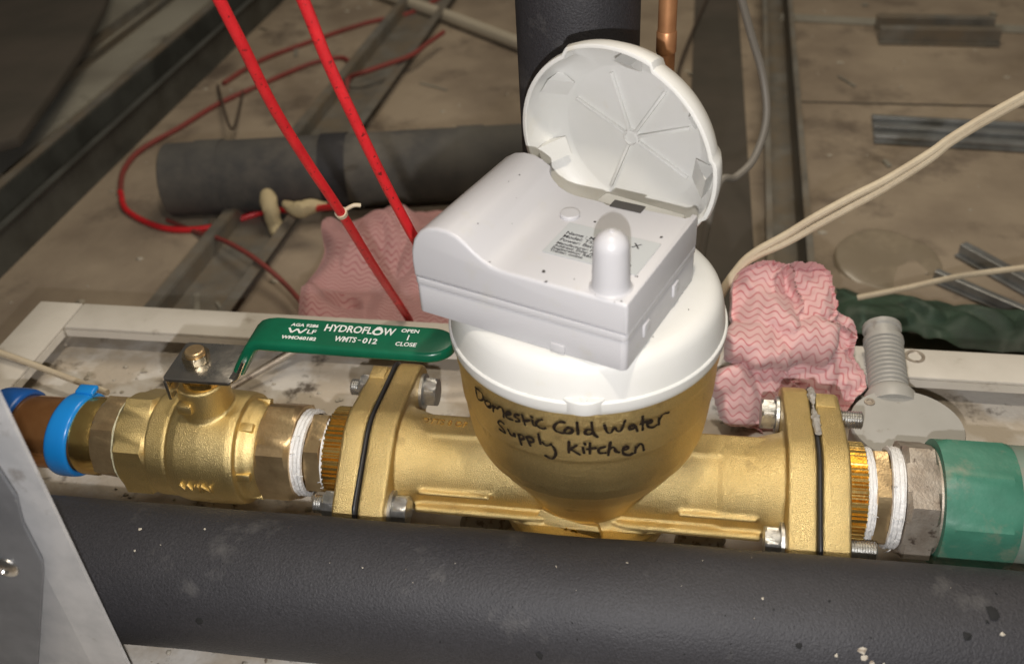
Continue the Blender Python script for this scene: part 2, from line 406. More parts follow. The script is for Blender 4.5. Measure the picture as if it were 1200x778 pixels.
# ================================================================== BACKGROUND
def channel(name, label, x0, x1, y0, y1, h, mat, z0=ZG, skew=0.0, group=None, flange=8):
    """furring channel: web on the board with two lipped sides"""
    t = thing(name, label, 'channel', ((x0+x1)/2, y0, z0), group)
    def sk(bm):
        for v in bm.verts: v.co.x += skew*(v.co.y-y0)
        return bm
    bm = bmesh.new(); box(bm, (x0+1.3, y0, z0+.5), (x1-1.3, y1, z0+2)); part('web', sk(bm), mat, t, smooth=0)
    for xa, s in ((x0, 1), (x1, -1)):
        bm = bmesh.new(); xb = xa+s*1.2
        box(bm, (min(xa, xb), y0, z0+.5), (max(xa, xb), y1, z0+h))
        xc = xa-s*flange
        box(bm, (min(xa, xc), y0, z0+h+.1), (max(xa, xc), y1, z0+h+1.5))
        part('side', sk(bm), mat, t, smooth=0)
    return t
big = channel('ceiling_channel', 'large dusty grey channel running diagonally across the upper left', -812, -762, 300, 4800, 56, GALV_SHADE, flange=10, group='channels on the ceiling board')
bm = bmesh.new(); box(bm, (-826, 300, ZG+58), (-812, 4800, ZG+60)); part('bright_lip', bm, GALV_BG, big, smooth=0)  # lip in lighter steel, the edge highlight put into its colour
channel('ceiling_channel', 'narrow steel channel passing under the fat dark pipe behind the green lever', -522, -448, 205, 4800, 22, GALV_BG, skew=0.03, flange=14, group='channels on the ceiling board')
channel('ceiling_channel', 'grey channel standing right of the open white lid', 141, 178, 205, 4800, 60, GALV_BG, skew=0.035, flange=6, group='channels on the ceiling board')
bm = bmesh.new(); box(bm, (-1500, 200, ZG), (-900, 4800, ZG+16), bev=2)
single('grey_board', bm, BOARD2, 'dull grey-brown board lying beyond the diagonal channel at upper left', 'board')
bm = bmesh.new()
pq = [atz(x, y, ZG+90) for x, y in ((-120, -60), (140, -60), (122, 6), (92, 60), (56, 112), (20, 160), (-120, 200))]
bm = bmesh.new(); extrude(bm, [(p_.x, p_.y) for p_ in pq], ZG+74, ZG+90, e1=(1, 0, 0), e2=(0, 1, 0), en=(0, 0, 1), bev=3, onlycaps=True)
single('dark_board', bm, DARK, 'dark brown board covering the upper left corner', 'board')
bm = bmesh.new(); box(bm, (60, 240, ZG), (139, 4800, ZG+7)); 
single('gap_shade', bm, DARK, 'dark brown strip standing in for the shade in the gap between the lid and the grey channel', 'batten')  # dark strip added as the shade between lid and channel
channel('ceiling_channel', 'thin far channel beside the dark board at the upper left corner', -1010, -975, 300, 4800, 30, GALV_BG, flange=6, group='channels on the ceiling board')
# fat dark insulated pipe lying across
d0, d1 = Vector((-607, 604, -132)), Vector((60, 722, -132))
bm = lathe(bmesh.new(), [(0, 30), (0, 46), (1.5, 47.5), ((d1-d0).length, 47.5), ((d1-d0).length, 30)], d0, d1-d0, 40)
for v in bm.verts: v.co.z += 2.2*noise.noise(v.co*0.012)
b2 = bmesh.new(); tube(b2, [d0+(d1-d0)*0.001, d0+(d1-d0)*0.02], 29, 20); 
fat = thing('insulated_pipe', 'fat dusty dark insulated pipe lying across the background at upper left', 'pipe', d0, 'black insulated pipes')
part('insulation', bm, FOAM_BG, fat); part('pipe_core', b2, DARK, fat)
for f in (0.06, 0.30, 0.56):
    c = d0+(d1-d0)*f
    bm = lathe(bmesh.new(), [(0, 47.8), (0, 48.6), (34, 48.6), (34, 47.8)], c, d1-d0, 40); part('tape_band', bm, FOAM if f > .1 and f < .5 else FOAM_BG, fat)

def cable(name, label, pts, r, mat, cat='cable', group=None, n=8, flat=1.0):
    return single(name, tube(bmesh.new(), pts, r, 10, n, flat=flat), mat, label, cat, group)
Gz = ZG+4
cable('red_cable', 'dusty red cable looping beside the end of the fat dark pipe', [atz(x, y, z) for x, y, z in ((395, 242, Gz+60), (350, 246, Gz+30), (310, 248, Gz+4), (250, 266, Gz), (195, 268, Gz), (150, 248, Gz), (141, 225, Gz))], 4.0, RED, group='loose red cables', n=6)
cable('red_cable', 'dull red cable climbing from the loop past the end of the fat dark pipe', [atz(x, y, Gz) for x, y in ((141, 225), (145, 200), (165, 176), (210, 150), (256, 122), (305, 100), (364, 75), (398, 68), (412, 74))], 4.0, RED_DUSTY, group='loose red cables')
cable('red_cable', 'faded red cable arching across the far board behind the fat dark pipe', [atz(x, y, Gz) for x, y in ((262, 98), (300, 74), (350, 54), (427, 28), (480, 16), (520, -4))], 4.2, RED_DUSTY, group='loose red cables')
cable('red_cable', 'short faded red cable end crossing the narrow channel at the top', [atz(x, y, z) for x, y, z in ((406, 108, Gz), (409, 92, Gz+14), (430, 84, Gz+26), (480, 66, Gz+26), (500, 52, Gz+26), (520, 38, Gz+26))], 4.0, RED_DUSTY, group='loose red cables')
cable('red_cable', 'thin brownish red cable dropping to the tray rail left of the cloth', [atz(x, y, z) for x, y, z in ((196, 258, Gz), (230, 272, Gz), (262, 282, Gz+20), (300, 304, Gz+26), (335, 334, Gz+20), (362, 366, Gz+24), (372, 384, Gz+26))], 3.0, RED_DUSTY, group='loose red cables')
cable('bent_wire', 'dark bent hanger wire standing above the fat dark pipe', [atz(255, 100, Gz), atz(268, 146, Gz+20), atz(276, 146, Gz+20), atz(285, 106, Gz)], 2.0, BROWNC, 'wire', n=4)
cable('cream_conduit', 'pale conduit slanting across the top behind the upright black pipe', [atz(440, -10, Gz+8), atz(520, 18, Gz+8), atz(620, 56, Gz+8), atz(700, 84, Gz+8)], 12, M('conduit_plastic', (0.46, 0.41, 0.32), 0.6), 'conduit')
cable('grey_cable', 'grey cable hanging in a loose curve right of the copper pipe', [aty(x, y, Y) for x, y, Y in ((866, -12, 420), (880, 40, 420), (894, 90, 415), (898, 140, 400), (884, 185, 380), (862, 208, 360), (840, 220, 340))]+[Vector((70, 325, -60)), Vector((62, 320, -176))], 3.6, GREYC)
cable('brown_wire', 'thin dark wire behind the copper pipe', [atz(830, -5, Gz+10), atz(812, 36, Gz+10), atz(796, 80, Gz+10), atz(790, 130, Gz+10)], 2.5, BROWNC, 'wire')
# cream foam scraps
for i, (pts, lab) in enumerate((([(313, 222, 40), (316, 240, 34), (322, 262, 10), (326, 276, 0)], 'upright cream foam strip in front of the fat dark pipe'),
                                ([(334, 240, 42), (350, 246, 44), (366, 242, 46), (384, 240, 46)], 'lumpy cream foam blob on the red cable'))):
    bm = tube(bmesh.new(), [atz(x, y, Gz+z) for x, y, z in pts], (lambda t: 9.5+1.2*math.sin(5*t)) if i == 0 else (lambda t: 4+6*math.sin(math.pi*min(1, t*1.05+0.05))), 12, 6)
    rough_up(bm, 2.5, 0.11, i)
    single('foam_scrap', bm, FOAMC, lab, 'foam', 'cream foam scraps')
# ribbed steel offcuts on the board at right
def strip(px0, px1, label, wid, ribs, mat, z=ZG, th=9):
    a, b = atz(*px0, z+2), atz(*px1, z+2); ex = (b-a); ln = ex.length; ex.normalize()
    t = thing('steel_strip', label, 'steel strip', (a.x, a.y, z), 'steel strips on the board')
    xf = basis(a, ex, Vector((0, 0, 1)).cross(ex))
    bm = bmesh.new(); box(bm, (0, 0, 0), (ln, wid, 1.5), xf=xf); part('base_sheet', bm, mat, t, smooth=0)
    for i in range(ribs):
        y = wid*(i+0.15)/ribs
        bm = bmesh.new(); box(bm, (0, y, 1.6), (ln, y+wid*0.32/ribs, th), bev=1.0, xf=xf); part('rib', bm, mat, t, smooth=0)
    return t
strip((1024, 168), (1260, 182), 'ribbed silver steel strip lying right, under the cream cable', 92, 3, GALV_BRIGHT)
strip((1030, 52), (1172, 55), 'short dull grey steel strip at the top right edge', 110, 2, GALV_BG, th=24)
strip((1118, 300), (1260, 380), 'slanting bright steel strip at the right edge below the thin cable', 34, 1, GALV_BRIGHT, th=14)
strip((1090, 330), (1260, 404), 'slanting steel strip nearest the white rail at right', 26, 1, GALV_BRIGHT, th=12)
# low furring lines on the board
bm = bmesh.new(); a = atz(915, 22, ZG+2); b = atz(1300, 42, ZG+2)
tube(bm, [a, b], 9, 6, smooth=False); single('board_batten', bm, BOARD2, 'long low batten across the board at the top right', 'batten')
# green sheet + clear film
def sheet(corners, nu, nv, fn, thick=1.2):
    bm = bmesh.new(); uvl = bm.loops.layers.uv.new('UVMap'); c = [Vector(p) for p in corners]; G = []
    W = (c[1]-c[0]).length; H = (c[3]-c[0]).length
    for j in range(nv+1):
        row = []
        for i in range(nu+1):
            u, v = i/nu, j/nv
            p = c[0]*(1-u)*(1-v)+c[1]*u*(1-v)+c[2]*u*v+c[3]*(1-u)*v
            row.append(bm.verts.new(p+Vector(fn(u, v))))
        G.append(row)
    for j in range(nv):
        for i in range(nu):
            f = bm.faces.new((G[j][i], G[j][i+1], G[j+1][i+1], G[j+1][i]))
            for l, (a, b) in zip(f.loops, ((i, j), (i+1, j), (i+1, j+1), (i, j+1))): l[uvl].uv = (a/nu*W, b/nv*H)
    bmesh.ops.solidify(bm, geom=bm.faces[:], thickness=thick)
    return bm
bm = sheet([atz(965, 384, ZG+30), atz(1260, 425, ZG+30), atz(1240, 380, ZG+5), atz(985, 345, ZG+5)], 50, 20,
           lambda u, v: (12*noise.noise(Vector((u*5, v*5, 1))), 8*noise.noise(Vector((u*4, v*3, 4))), 16*abs(noise.noise(Vector((u*7+v*2, v*3, 2))))+20*math.sin(math.pi*v)))
single('green_plastic_sheet', bm, GREENSHEET, 'crumpled dark green plastic sheet behind the white rail at right', 'plastic sheet', smooth=60)
c = atz(1040, 308, ZG)
bm = lathe(bmesh.new(), [(0, 60), (3, 58), (5, 52), (3, 30), (3, 0)], c, (0.05, -0.1, 1), 32); rough_up(bm, 4, 0.03, 3)
single('plastic_lid', bm, CLEARISH, 'flat dusty translucent disc on the board above the pink cloth', 'plastic lid')
# scattered grit on the board
bm = bmesh.new()
for i in range(260):
    p = Vector((random.uniform(-800, 900), random.uniform(260, 1700), ZG)); s = random.choice((1.5, 2.2, 4.0))*random.uniform(0.6, 1.3)
    b2 = bmesh.new(); bmesh.ops.create_icosphere(b2, subdivisions=1, radius=s)
    for v in b2.verts: v.co = Vector((v.co.x*1.4, v.co.y, v.co.z*0.5))+p
    merge(bm, b2)
struct('board_grit', bm, RUBBLE, 'stuff', smooth=60)
bm = bmesh.new()
for i in range(70):
    p = Vector((random.uniform(-900, 900), random.uniform(260, 1900), ZG+1)); l_ = random.uniform(8, 60); a_ = random.uniform(0, 3.14)
    box(bm, (-l_/2, -2, 0), (l_/2, random.uniform(0, 6), random.uniform(1, 4)), xf=Matrix.Translation(p) @ Matrix.Rotation(a_, 4, 'Z'))
struct('board_scraps', bm, BOARD2, 'stuff', smooth=0)
for i, (pa, pb) in enumerate((((930, 120), (1300, 128)),)):
    bm = bmesh.new(); a, b = atz(*pa, ZG), atz(*pb, ZG); ex_ = (b-a).normalized()
    box(bm, (0, -2, 0.2), ((b-a).length, 2, 1.2), xf=basis(a, ex_, Vector((0, 0, 1)).cross(ex_))); struct('board_joint', bm, DARK)

# ================================================================== PIPES round the meter
# front insulated pipe
T0, T1 = Vector((-470, -113, 0.4)), Vector((520, -101, 0.4))
ft = thing('insulated_pipe', 'long black foam-insulated pipe lying in front of the brass meter', 'pipe', (0, -90, ZF), 'black insulated pipes')
L_ = (T1-T0).length
bm = bmesh.new(); lathe(bm, [(L_*i/220, 40.9) for i in range(221)], T0, T1-T0, 96)
for v in bm.verts:
    n_ = noise.noise(v.co*0.02)*0.5+noise.noise(v.co*0.07)*0.18
    d = v.co-(T0+(T1-T0)*((v.co.x-T0.x)/(T1.x-T0.x))); v.co += d.normalized()*n_
part('insulation', bm, FOAM, ft)
def on_tube(px, py):
    d = ray(px, py); ax = (T1-T0).normalized(); o = CAM-T0
    dp = d-ax*d.dot(ax); op = o-ax*o.dot(ax)
    A, B, C = dp.dot(dp), 2*dp.dot(op), op.dot(op)-41.2**2
    D = B*B-4*A*C
    if D < 0: return None, None
    p = CAM+d*((-B-math.sqrt(D))/(2*A)); q = p-T0; n = (q-ax*q.dot(ax)).normalized()
    return p, n
bmw, bmd = bmesh.new(), bmesh.new()
def fleck(bm, px, py, s, asp=1.0, lift=0.25):
    p, n = on_tube(px, py)
    if p is None: return
    e1 = n.orthogonal().normalized(); e2 = n.cross(e1); a0 = random.uniform(0, 6.28)
    e1, e2 = e1*math.cos(a0)+e2*math.sin(a0), e2*math.cos(a0)-e1*math.sin(a0)
    k = 7; vs_ = []
    for i in range(k):
        a = 6.283*i/k; r = s*random.uniform(0.55, 1.15)
        vs_.append(bm.verts.new(p+n*lift+e1*math.cos(a)*r*asp+e2*math.sin(a)*r))
    c = bm.verts.new(p+n*(lift+s*0.35))
    for i in range(k): bm.faces.new((vs_[i], vs_[(i+1) % k], c))
for i in range(20):
    cx_, cy_ = random.choice(((500, 640), (640, 660), (900, 690), (1050, 720), (300, 640), (760, 670)))
    fleck(bmw, random.gauss(cx_, 90), random.gauss(cy_, 28), random.choice((0.18, 0.22, 0.3, 0.45)), random.choice((1, 1.5, 3)), 0.12)
for i in range(26):
    fleck(bmd, random.uniform(150, 1190), random.uniform(620, 770), random.uniform(0.3, 0.7), random.choice((1, 1.6)), 0.1)
for px, py, s, a in ((1010, 762, 1.9, 1.6), (1012, 770, 1.5, 1.4), (980, 768, 1.2, 1), (1021, 776, 1.4, 1), (1175, 743, 1.3, 1), (164, 620, 1.0, 1.2), (240, 620, .9, 1), (158, 645, .7, 1), (894, 701, .8, 1)): fleck(bmw, px, py, s, a)
for px, py, s, a in ((1163, 718, 3.2, 1.3), (1134, 746, 2.8, 1), (936, 756, 1.7, 1), (632, 768, 2.2, 1.5), (233, 727, 2.0, 1.3), (1157, 728, 1.2, 1)): fleck(bmd, px, py, s, a, 0.12)
o = part('plaster_flecks', bmw, RUBBLE, ft); o['kind'] = 'stuff'
o = part('dark_nicks', bmd, M('nick', (0.008, 0.008, 0.008), 0.9), ft); o['kind'] = 'stuff'
# upright insulated pipe and copper pipe behind the lid
up = thing('insulated_pipe', 'upright black foam-insulated pipe rising behind the open white lid', 'pipe', (-20, 153, ZF), 'black insulated pipes')
bm = lathe(bmesh.new(), [(ZF+30, 38.5), (100, 38.5), (330, 38.7), (620, 38.7)], (-20, 153, 0), (0, 0, 1), 64); part('insulation', bm, FOAM, up)
bm = lathe(bmesh.new(), [(ZF, 20), (ZF+32, 20)], (-20, 153, 0), (0, 0, 1), 32); part('pipe_core', bm, COPPER_DULL, up)
cp = thing('copper_pipe', 'thin orange copper pipe rising beside the upright black pipe', 'pipe', (35, 150, ZF))
bm = lathe(bmesh.new(), [(ZG, 5.7), (620, 5.7)], (35, 150, 0), (0, 0, 1), 32); part('pipe', bm, COPPER_DULL, cp)
bm = lathe(bmesh.new(), [(-1, 5.8), (0, 6.3), (12, 6.3), (13, 5.8)], (35, 150, aty(778, 60, 150).z), (0, 0, 1), 32); part('joint_sleeve', bm, COPPER_DULL, cp)

# ================================================================== WATER METER
mt = thing('water_meter', 'brass cold water meter with white cap, open hinged lid and handwritten note', 'water meter', (0, 0, ZF))
body_prof = [(ZF, 0), (ZF, 38), (-46, 44), (-32, 51), (-20, 55.5), (-15, 55), (-12, 50), (-11, 38), (-5, 36), (-3, 38), (3, 40.3), (9, 43.2), (20, 49.8), (20.4, 50.9), (32, 58.6), (40, 63.2), (46, 66.4), (46.4, 67.4), (56, 70.5), (70, 72.3), (82, 73.2), (82.4, 73.9), (94, 74.5), (108, 75), (108.4, 75.8), (122, 76.2), (122, 0)]
body_poly = [p for p in body_prof if p[1] > 0]
def oval(bm, x0, x1, yz_r, yz_f, rend, rmid):
    """two-bolt oval flange: convex hull of two bolt bosses and the bore ring"""
    pts = []
    for (cy, cz, r) in ((*yz_r, rend), (*yz_f, rend), (0, 2, rmid)):
        for k in range(48):
            a = 2*math.pi*k/48; pts.append((cy+r*math.cos(a), cz+r*math.sin(a)))
    pts = sorted(set((round(a, 4), round(b, 4)) for a, b in pts))
    def half(ps):
        h = []
        for p in ps:
            while len(h) > 1 and (h[-1][0]-h[-2][0])*(p[1]-h[-2][1])-(h[-1][1]-h[-2][1])*(p[0]-h[-2][0]) <= 0: h.pop()
            h.append(p)
        return h
    hull = half(pts)[:-1]+half(pts[::-1])[:-1]
    return extrude(bm, hull, x0, x1, e1=(0, 1, 0), e2=(0, 0, 1), en=(1, 0, 0), bev=2.2, seg=3, onlycaps=True)
BR, BF = (50, 17), (-43, -2)      # rear and front bolt centres (y, z)
bm = bmesh.new()
lathe(bm, [(z, r) for z, r in body_prof], (0, 0, 0), (0, 0, 1), 96)
lathe(bm, [(-135, 30), (-120, 29.8), (-60, 29.2), (60, 29.2), (112, 29.5), (134, 30)], (0, 0, 0), (1, 0, 0), 64)
lathe(bm, [(82, 30.4), (132, 31)], (0, 0, 0), (1, 0, 0), 64)
for s, x0 in ((-1, -137), (1, 119.5)):
    oval(bm, x0+0.3, x0+17.5, BR, BF, 18.5, 38.5)
    xa, xb = sorted((s*132, s*100))
    lathe(bm, [(xa, 38 if s < 0 else 29), (xb, 29 if s < 0 else 38)], (0, 0, 1), (1, 0, 0), 48)   # neck fillet
    # flat casting pads and fins along the pipe
    pa, pb = sorted((s*132, s*60)); box(bm, (pa, -6, 18), (pb, 13.5, 30.6), bev=0.8)
    fa, fb = sorted((s*108, s*11))
    fin = [(fa, -35.5), (fb-16, -35.5), (fb, -31), (fb, -20), (fa, -20)] if s < 0 else [(fa, -31), (fa+16, -35.5), (fb, -35.5), (fb, -20), (fa, -20)]
    extrude(bm, fin, -11.5, -7, e1=(1, 0, 0), e2=(0, 1, 0), en=(0, 0, 1))
    fa, fb = sorted((s*104, s*58)); extrude(bm, [(fa, -33), (fb, -33), (fb, -20), (fa, -20)], 2, 5, e1=(1, 0, 0), e2=(0, 1, 0), en=(0, 0, 1))
    if s > 0: lathe(bm, [(84, 31), (88, 31)], (0, 0, 0), (1, 0, 0), 64)
body = part('body', fuse(bm, 1.15, 3), BRASS_CAST, mt, smooth=60)
# base emblem pad and cast letters
def on_body(px, py, lift=0.0):
    d = ray(px, py); best = None
    for (z0, r0), (z1, r1) in zip(body_poly, body_poly[1:]):
        if abs(z1-z0) < 0.5: continue
        k = (r1-r0)/(z1-z0); c0 = r0-k*z0
        A = d.x*d.x+d.y*d.y-k*k*d.z*d.z
        B = 2*(CAM.x*d.x+CAM.y*d.y-k*d.z*(c0+k*CAM.z))
        C = CAM.x**2+CAM.y**2-(c0+k*CAM.z)**2
        D = B*B-4*A*C
        if D < 0 or abs(A) < 1e-9: continue
        t = (-B-math.sqrt(D))/(2*A); p = CAM+d*t
        if z0-0.3 <= p.z <= z1+0.3 and t > 0 and (best is None or t < best[0]):
            n = Vector((p.x, p.y, 0)).normalized(); n = (n-Vector((0, 0, k))).normalized(); best = (t, p, n)
    return (None, None) if best is None else (best[1]+best[2]*lift, best[2])
def stroke(bm, pts, wid, surf, lift, it=2):
    P = [Vector((x, y, 0)) for x, y in pts]
    if len(P) > 2:
        for _ in range(it):
            Q = [P[0]]
            for a, b in zip(P, P[1:]): Q += [a*0.75+b*0.25, a*0.25+b*0.75]
            Q.append(P[-1]); P = Q
    else:
        P = [P[0]+(P[1]-P[0])*i/4 for i in range(5)]
    S = [surf(p.x, p.y, lift) for p in P]; S = [s for s in S if s[0] is not None]
    prev = None; Ls = []
    for i, (p, n) in enumerate(S):
        t = (S[min(i+1, len(S)-1)][0]-S[max(i-1, 0)][0])
        if t.length < 1e-6: continue
        sd = n.cross(t.normalized()).normalized(); hw = wid*0.5*(0.92+0.42*noise.noise(p*0.28)+0.22*noise.noise(p*1.1))
        Ls.append((bm.verts.new(p-sd*hw), bm.verts.new(p+n*0.08), bm.verts.new(p+sd*hw)))
    for A, B in zip(Ls, Ls[1:]):
        bm.faces.new((A[0], A[1], B[1], B[0])); bm.faces.new((A[1], A[2], B[2], B[1]))
    # round ends
    for i in (0, -1):
        if not S: continue
        p, n = S[i]; e1 = n.orthogonal().normalized(); e2 = n.cross(e1)
        ring = [bm.verts.new(p+n*0.02+(e1*math.cos(6.2832*k/10)+e2*math.sin(6.2832*k/10))*wid*0.48) for k in range(10)]
        bm.faces.new(ring)
Z1 = [[(105,40),(115,120),(130,200),(180,225),(215,200),(200,130),(160,80),(110,50)], [(235,215),(235,265),(280,320),(320,300),(310,250),(265,225),(235,225)],
      [(345,290),(350,370)], [(350,325),(380,300),(400,345),(420,310),(460,310),(490,360),(493,450)], [(535,420),(595,410),(570,375),(530,390),(520,440),(560,475),(615,490)],
      [(700,420),(650,415),(640,445),(700,475),(720,515),(665,510)], [(750,420),(790,555)], [(770,510),(850,495)], [(890,490),(905,570),(935,570)], [(875,443),(890,454)],
      [(1025,485),(960,500),(935,550),(990,600),(1050,615),(1075,605)]]
Z2 = [[(175,190),(120,185),(75,220),(80,265),(140,290),(185,290)], [(210,240),(170,265),(180,295),(240,290),(255,255),(205,238)], [(290,190),(300,300)],
      [(430,260),(380,255),(355,290),(400,310),(440,285)], [(425,190),(440,300),(480,325)], [(545,215),(570,290),(610,290),(640,225),(660,275),(700,275),(735,175)],
      [(820,215),(775,225),(775,260),(825,245),(830,215),(850,270)], [(900,135),(900,260)], [(880,205),(940,180)], [(945,200),(990,190),(975,165),(940,185),(945,235),(1000,240),(1030,215)],
      [(1050,150),(1050,210)], [(1050,175),(1085,110),(1140,100)], [(215,370),(215,470)], [(285,405),(215,450)], [(235,445),(315,490)], [(345,425),(355,475)], [(360,386),(368,396)],
      [(410,385),(410,480)], [(385,440),(465,430)], [(550,420),(490,435),(490,480),(555,475)], [(600,375),(580,495)], [(585,450),(630,410),(650,465),(680,470)],
      [(715,450),(770,440),(760,410),(715,430),(715,485),(770,500),(810,480)], [(830,475),(835,420)], [(830,450),(870,390),(900,395),(910,450)]]
Z3 = [[(195,185),(150,140),(110,160),(140,210),(195,265),(230,330),(140,265)], [(255,265),(290,340),(330,360),(345,310),(350,360)], [(400,340),(440,475)], [(400,340),(450,335),(485,395),(420,410)],
      [(510,375),(565,490)], [(515,370),(590,375),(625,440),(550,440)], [(675,330),(705,465)], [(735,445),(770,490),(830,485),(850,470)], [(850,470),(900,530),(925,610),(880,680),(820,660),(775,630)]]
bm = bmesh.new()
for strokes, ox, oy, sc in ((Z1, 550, 450, 11.97), (Z2, 640, 470, 8.0), (Z3, 575, 480, 11.97)):
    for s in strokes: stroke(bm, [(ox+x/sc, oy+y/sc) for x, y in s], 1.75, on_body, 0.75)
part('handwritten_note', bm, MARKER, mt, smooth=0, label='black marker handwriting reading Domestic Cold Water Supply Kitchen')
# cast letters on the pad, and 40 on the foot
bm = text_bm('DOTTS 8 OF', 6.6, basis((-113, 4.5, 30.75), (1, -0.06, 0), (0, 1, 0)), ext=0.5, sx=0.95)
part('cast_lettering', bm, BRASS, mt, smooth=0)
p, n = on_body(668, 610); 
if p is not None:
    bm = bmesh.new(); e = Vector((0, 0, 1)).cross(n).normalized(); u_ = n.cross(e)
    extrude(bm, [(-19, 4), (-9, 1.5), (8, 0.6), (18, 1.6), (26, -14), (-25, -12)], -3, 1.6, org=p, e1=e, e2=u_, en=n, bev=0.8)
    part('cast_foot_pad', bm, BRASS_CAST, mt)
    bm = text_bm('40', 13, basis(p-u_*13+n*1.6-e*6, e, u_), ext=0.7); part('cast_size_mark', bm, BRASS, mt, smooth=0)
# white cap
cap = [(116, 74), (119.5, 77.2), (122.5, 78.2), (127, 78.3), (127.6, 77.8), (128, 76.9), (136, 75.9), (142.5, 74.6), (145.6, 73.4), (147.8, 71.6), (149.2, 69.2), (149.8, 66), (150, 60), (150, 0)]
bm = lathe(bmesh.new(), [(z, r) for z, r in cap], (0, 0, 0), (0, 0, 1), 128); capo = part('cap', bm, CREAM, mt, smooth=25)
bp_ = atz(684, 462, 137); dr = Vector((bp_.x, bp_.y, 0)).normalized(); bc = dr*65.8
bm = lathe(bmesh.new(), [(121.2, 14.4), (122.0, 14.8), (129.2, 14.8), (130.0, 14.2), (130.0, 0)], (bc.x, bc.y, 0), (0, 0, 1), 48); part('cap_tab', bm, CREAM, mt)
sc_ = dr*77.6
bm = lathe(bmesh.new(), [(129.9, 2.2), (130.7, 2.0), (130.8, 1.2), (130.3, 1.1), (130.3, 0)], (sc_.x, sc_.y, 0), (0, 0, 1), 20); part('tab_pin', bm, CREAM, mt)
bm = bmesh.new()
for i in range(26):
    a = random.uniform(3.6, 6.2); r_ = random.uniform(60, 72); z_ = 150-0.012*(r_-56)**2*1.6 if r_ > 57 else 150
    p = Vector((math.cos(a)*r_, math.sin(a)*r_, z_+0.5)); s_ = random.uniform(0.2, 0.5)
    bmesh.ops.create_icosphere(bm, subdivisions=1, radius=s_, matrix=Matrix.Translation(p))
o = part('dirt_specks', bm, SPECK, mt); o['kind'] = 'stuff'
# open lid
LC = Vector((9.8, 55, 198.5)); th, ph = R(-26.3), R(-5)
ln_ = Vector((math.sin(th)*math.cos(ph), -math.cos(th)*math.cos(ph), math.sin(ph))); le1 = Vector((math.cos(th), math.sin(th), 0)); le2 = ln_.cross(le1)
def ang_of(px, py):
    d = ray(px, py); t = (LC-CAM).dot(ln_)/d.dot(ln_); q = CAM+d*t-LC; return math.atan2(q.dot(le2), q.dot(le1)), q.length
a0, a1 = ang_of(658, 63)[0], ang_of(766, 83)[0]; a2, a3 = ang_of(843, 190)[0], ang_of(822, 262)[0]
def lid_r(a):
    a = (a+math.pi) % (2*math.pi)-math.pi; r = 62.6
    def ss(x): x = max(0, min(1, x)); return x*x*(3-2*x)
    lo, hi = min(a0, a1), max(a0, a1); r += 3.0*ss((a-lo)/0.05)*ss((hi-a)/0.05)
    lo, hi = min(a2, a3), max(a2, a3); r += 1.8*ss((a-lo)/0.05)*ss((hi-a)/0.05)
    return r
def lidpt(a, r, d): return LC+(le1*math.cos(a)+le2*math.sin(a))*r-ln_*d
bm = bmesh.new(); NS = 160; rings = []
for rf, dr_, d in ((0, 36, 25.5), (0, 50, 24.0), (1, -6.0, 17), (1, -1.6, 9), (1, 0, 3), (1, -0.5, 0.4), (1, -1.2, 0), (1, -2.6, 0.0), (1, -3.1, 0.6), (1, -4.2, 9), (0, 53, 17), (0, 44.5, 21.2), (0, 43, 21.8), (0, 6, 22.2), (0, 5.2, 22.2)):
    rings.append([bm.verts.new(lidpt(2*math.pi*k/NS, (lid_r(2*math.pi*k/NS) if rf else 0)+dr_, d)) for k in range(NS)])
for A, B in zip(rings, rings[1:]):
    for k in range(NS): bm.faces.new((A[k], A[(k+1) % NS], B[(k+1) % NS], B[k]))
bm.faces.new(rings[0]); bm.faces.new(rings[-1]); bmesh.ops.recalc_face_normals(bm, faces=bm.faces[:])
lid = part('lid', bm, CREAM, mt, smooth=30)
hub_a = 0.0
for px, py in ((680, 64), (777, 102), (658, 138), (814, 167), (704, 216), (787, 232)):
    a, r_ = ang_of(px, py); 
    bm = bmesh.new(); d = le1*math.cos(a)+le2*math.sin(a); e = d.cross(ln_)
    L2 = 40 if py > 100 or px < 700 else 41
    extrude(bm, [(-0.9, 4), (0.9, 4), (0.9, L2), (-0.9, L2)], -22.2, -19.6, org=LC, e1=e, e2=d, en=ln_, bev=0.3)
    part('lid_rib', bm, CREAM, lid)
bm = lathe(bmesh.new(), [(-22.2, 5.2), (-19.6, 5.0), (-19.3, 4.0), (-20.6, 3.6), (-20.6, 0)], LC, ln_, 32); part('lid_hub', bm, CREAM, lid)
for px, py, s in ((640, 110, 1.7), (725, 76, 1.6), (814, 146, 1.2), (662, 185, 1.8), (822, 226, 2.0)):
    a, r_ = ang_of(px, py); d = le1*math.cos(a)+le2*math.sin(a); e = d.cross(ln_); bm = bmesh.new()
    rr = 55.5
    pts = [d*rr-ln_*3, d*rr-ln_*16, d*(rr-6.5*s)-ln_*17]
    A = [bm.verts.new(LC+p_+e*3.2*s) for p_ in pts]; B = [bm.verts.new(LC+p_-e*3.2*s) for p_ in pts]
    for k in range(3): bm.faces.new((A[k], A[(k+1) % 3], B[(k+1) % 3], B[k]))
    bm.faces.new(A); bm.faces.new(B); bmesh.ops.recalc_face_normals(bm, faces=bm.faces[:])
    part('lid_clip', bm, CREAM, lid, smooth=0)
# hinge block under the lid
hb = Vector((19, 50, 150))
bm = bmesh.new(); box(bm, (-24, 4, -2), (30, 16, 14), bev=2, xf=basis(hb, le1, Vector((0, 0, 1)).cross(le1))); part('lid_hinge', bm, CREAM, mt)

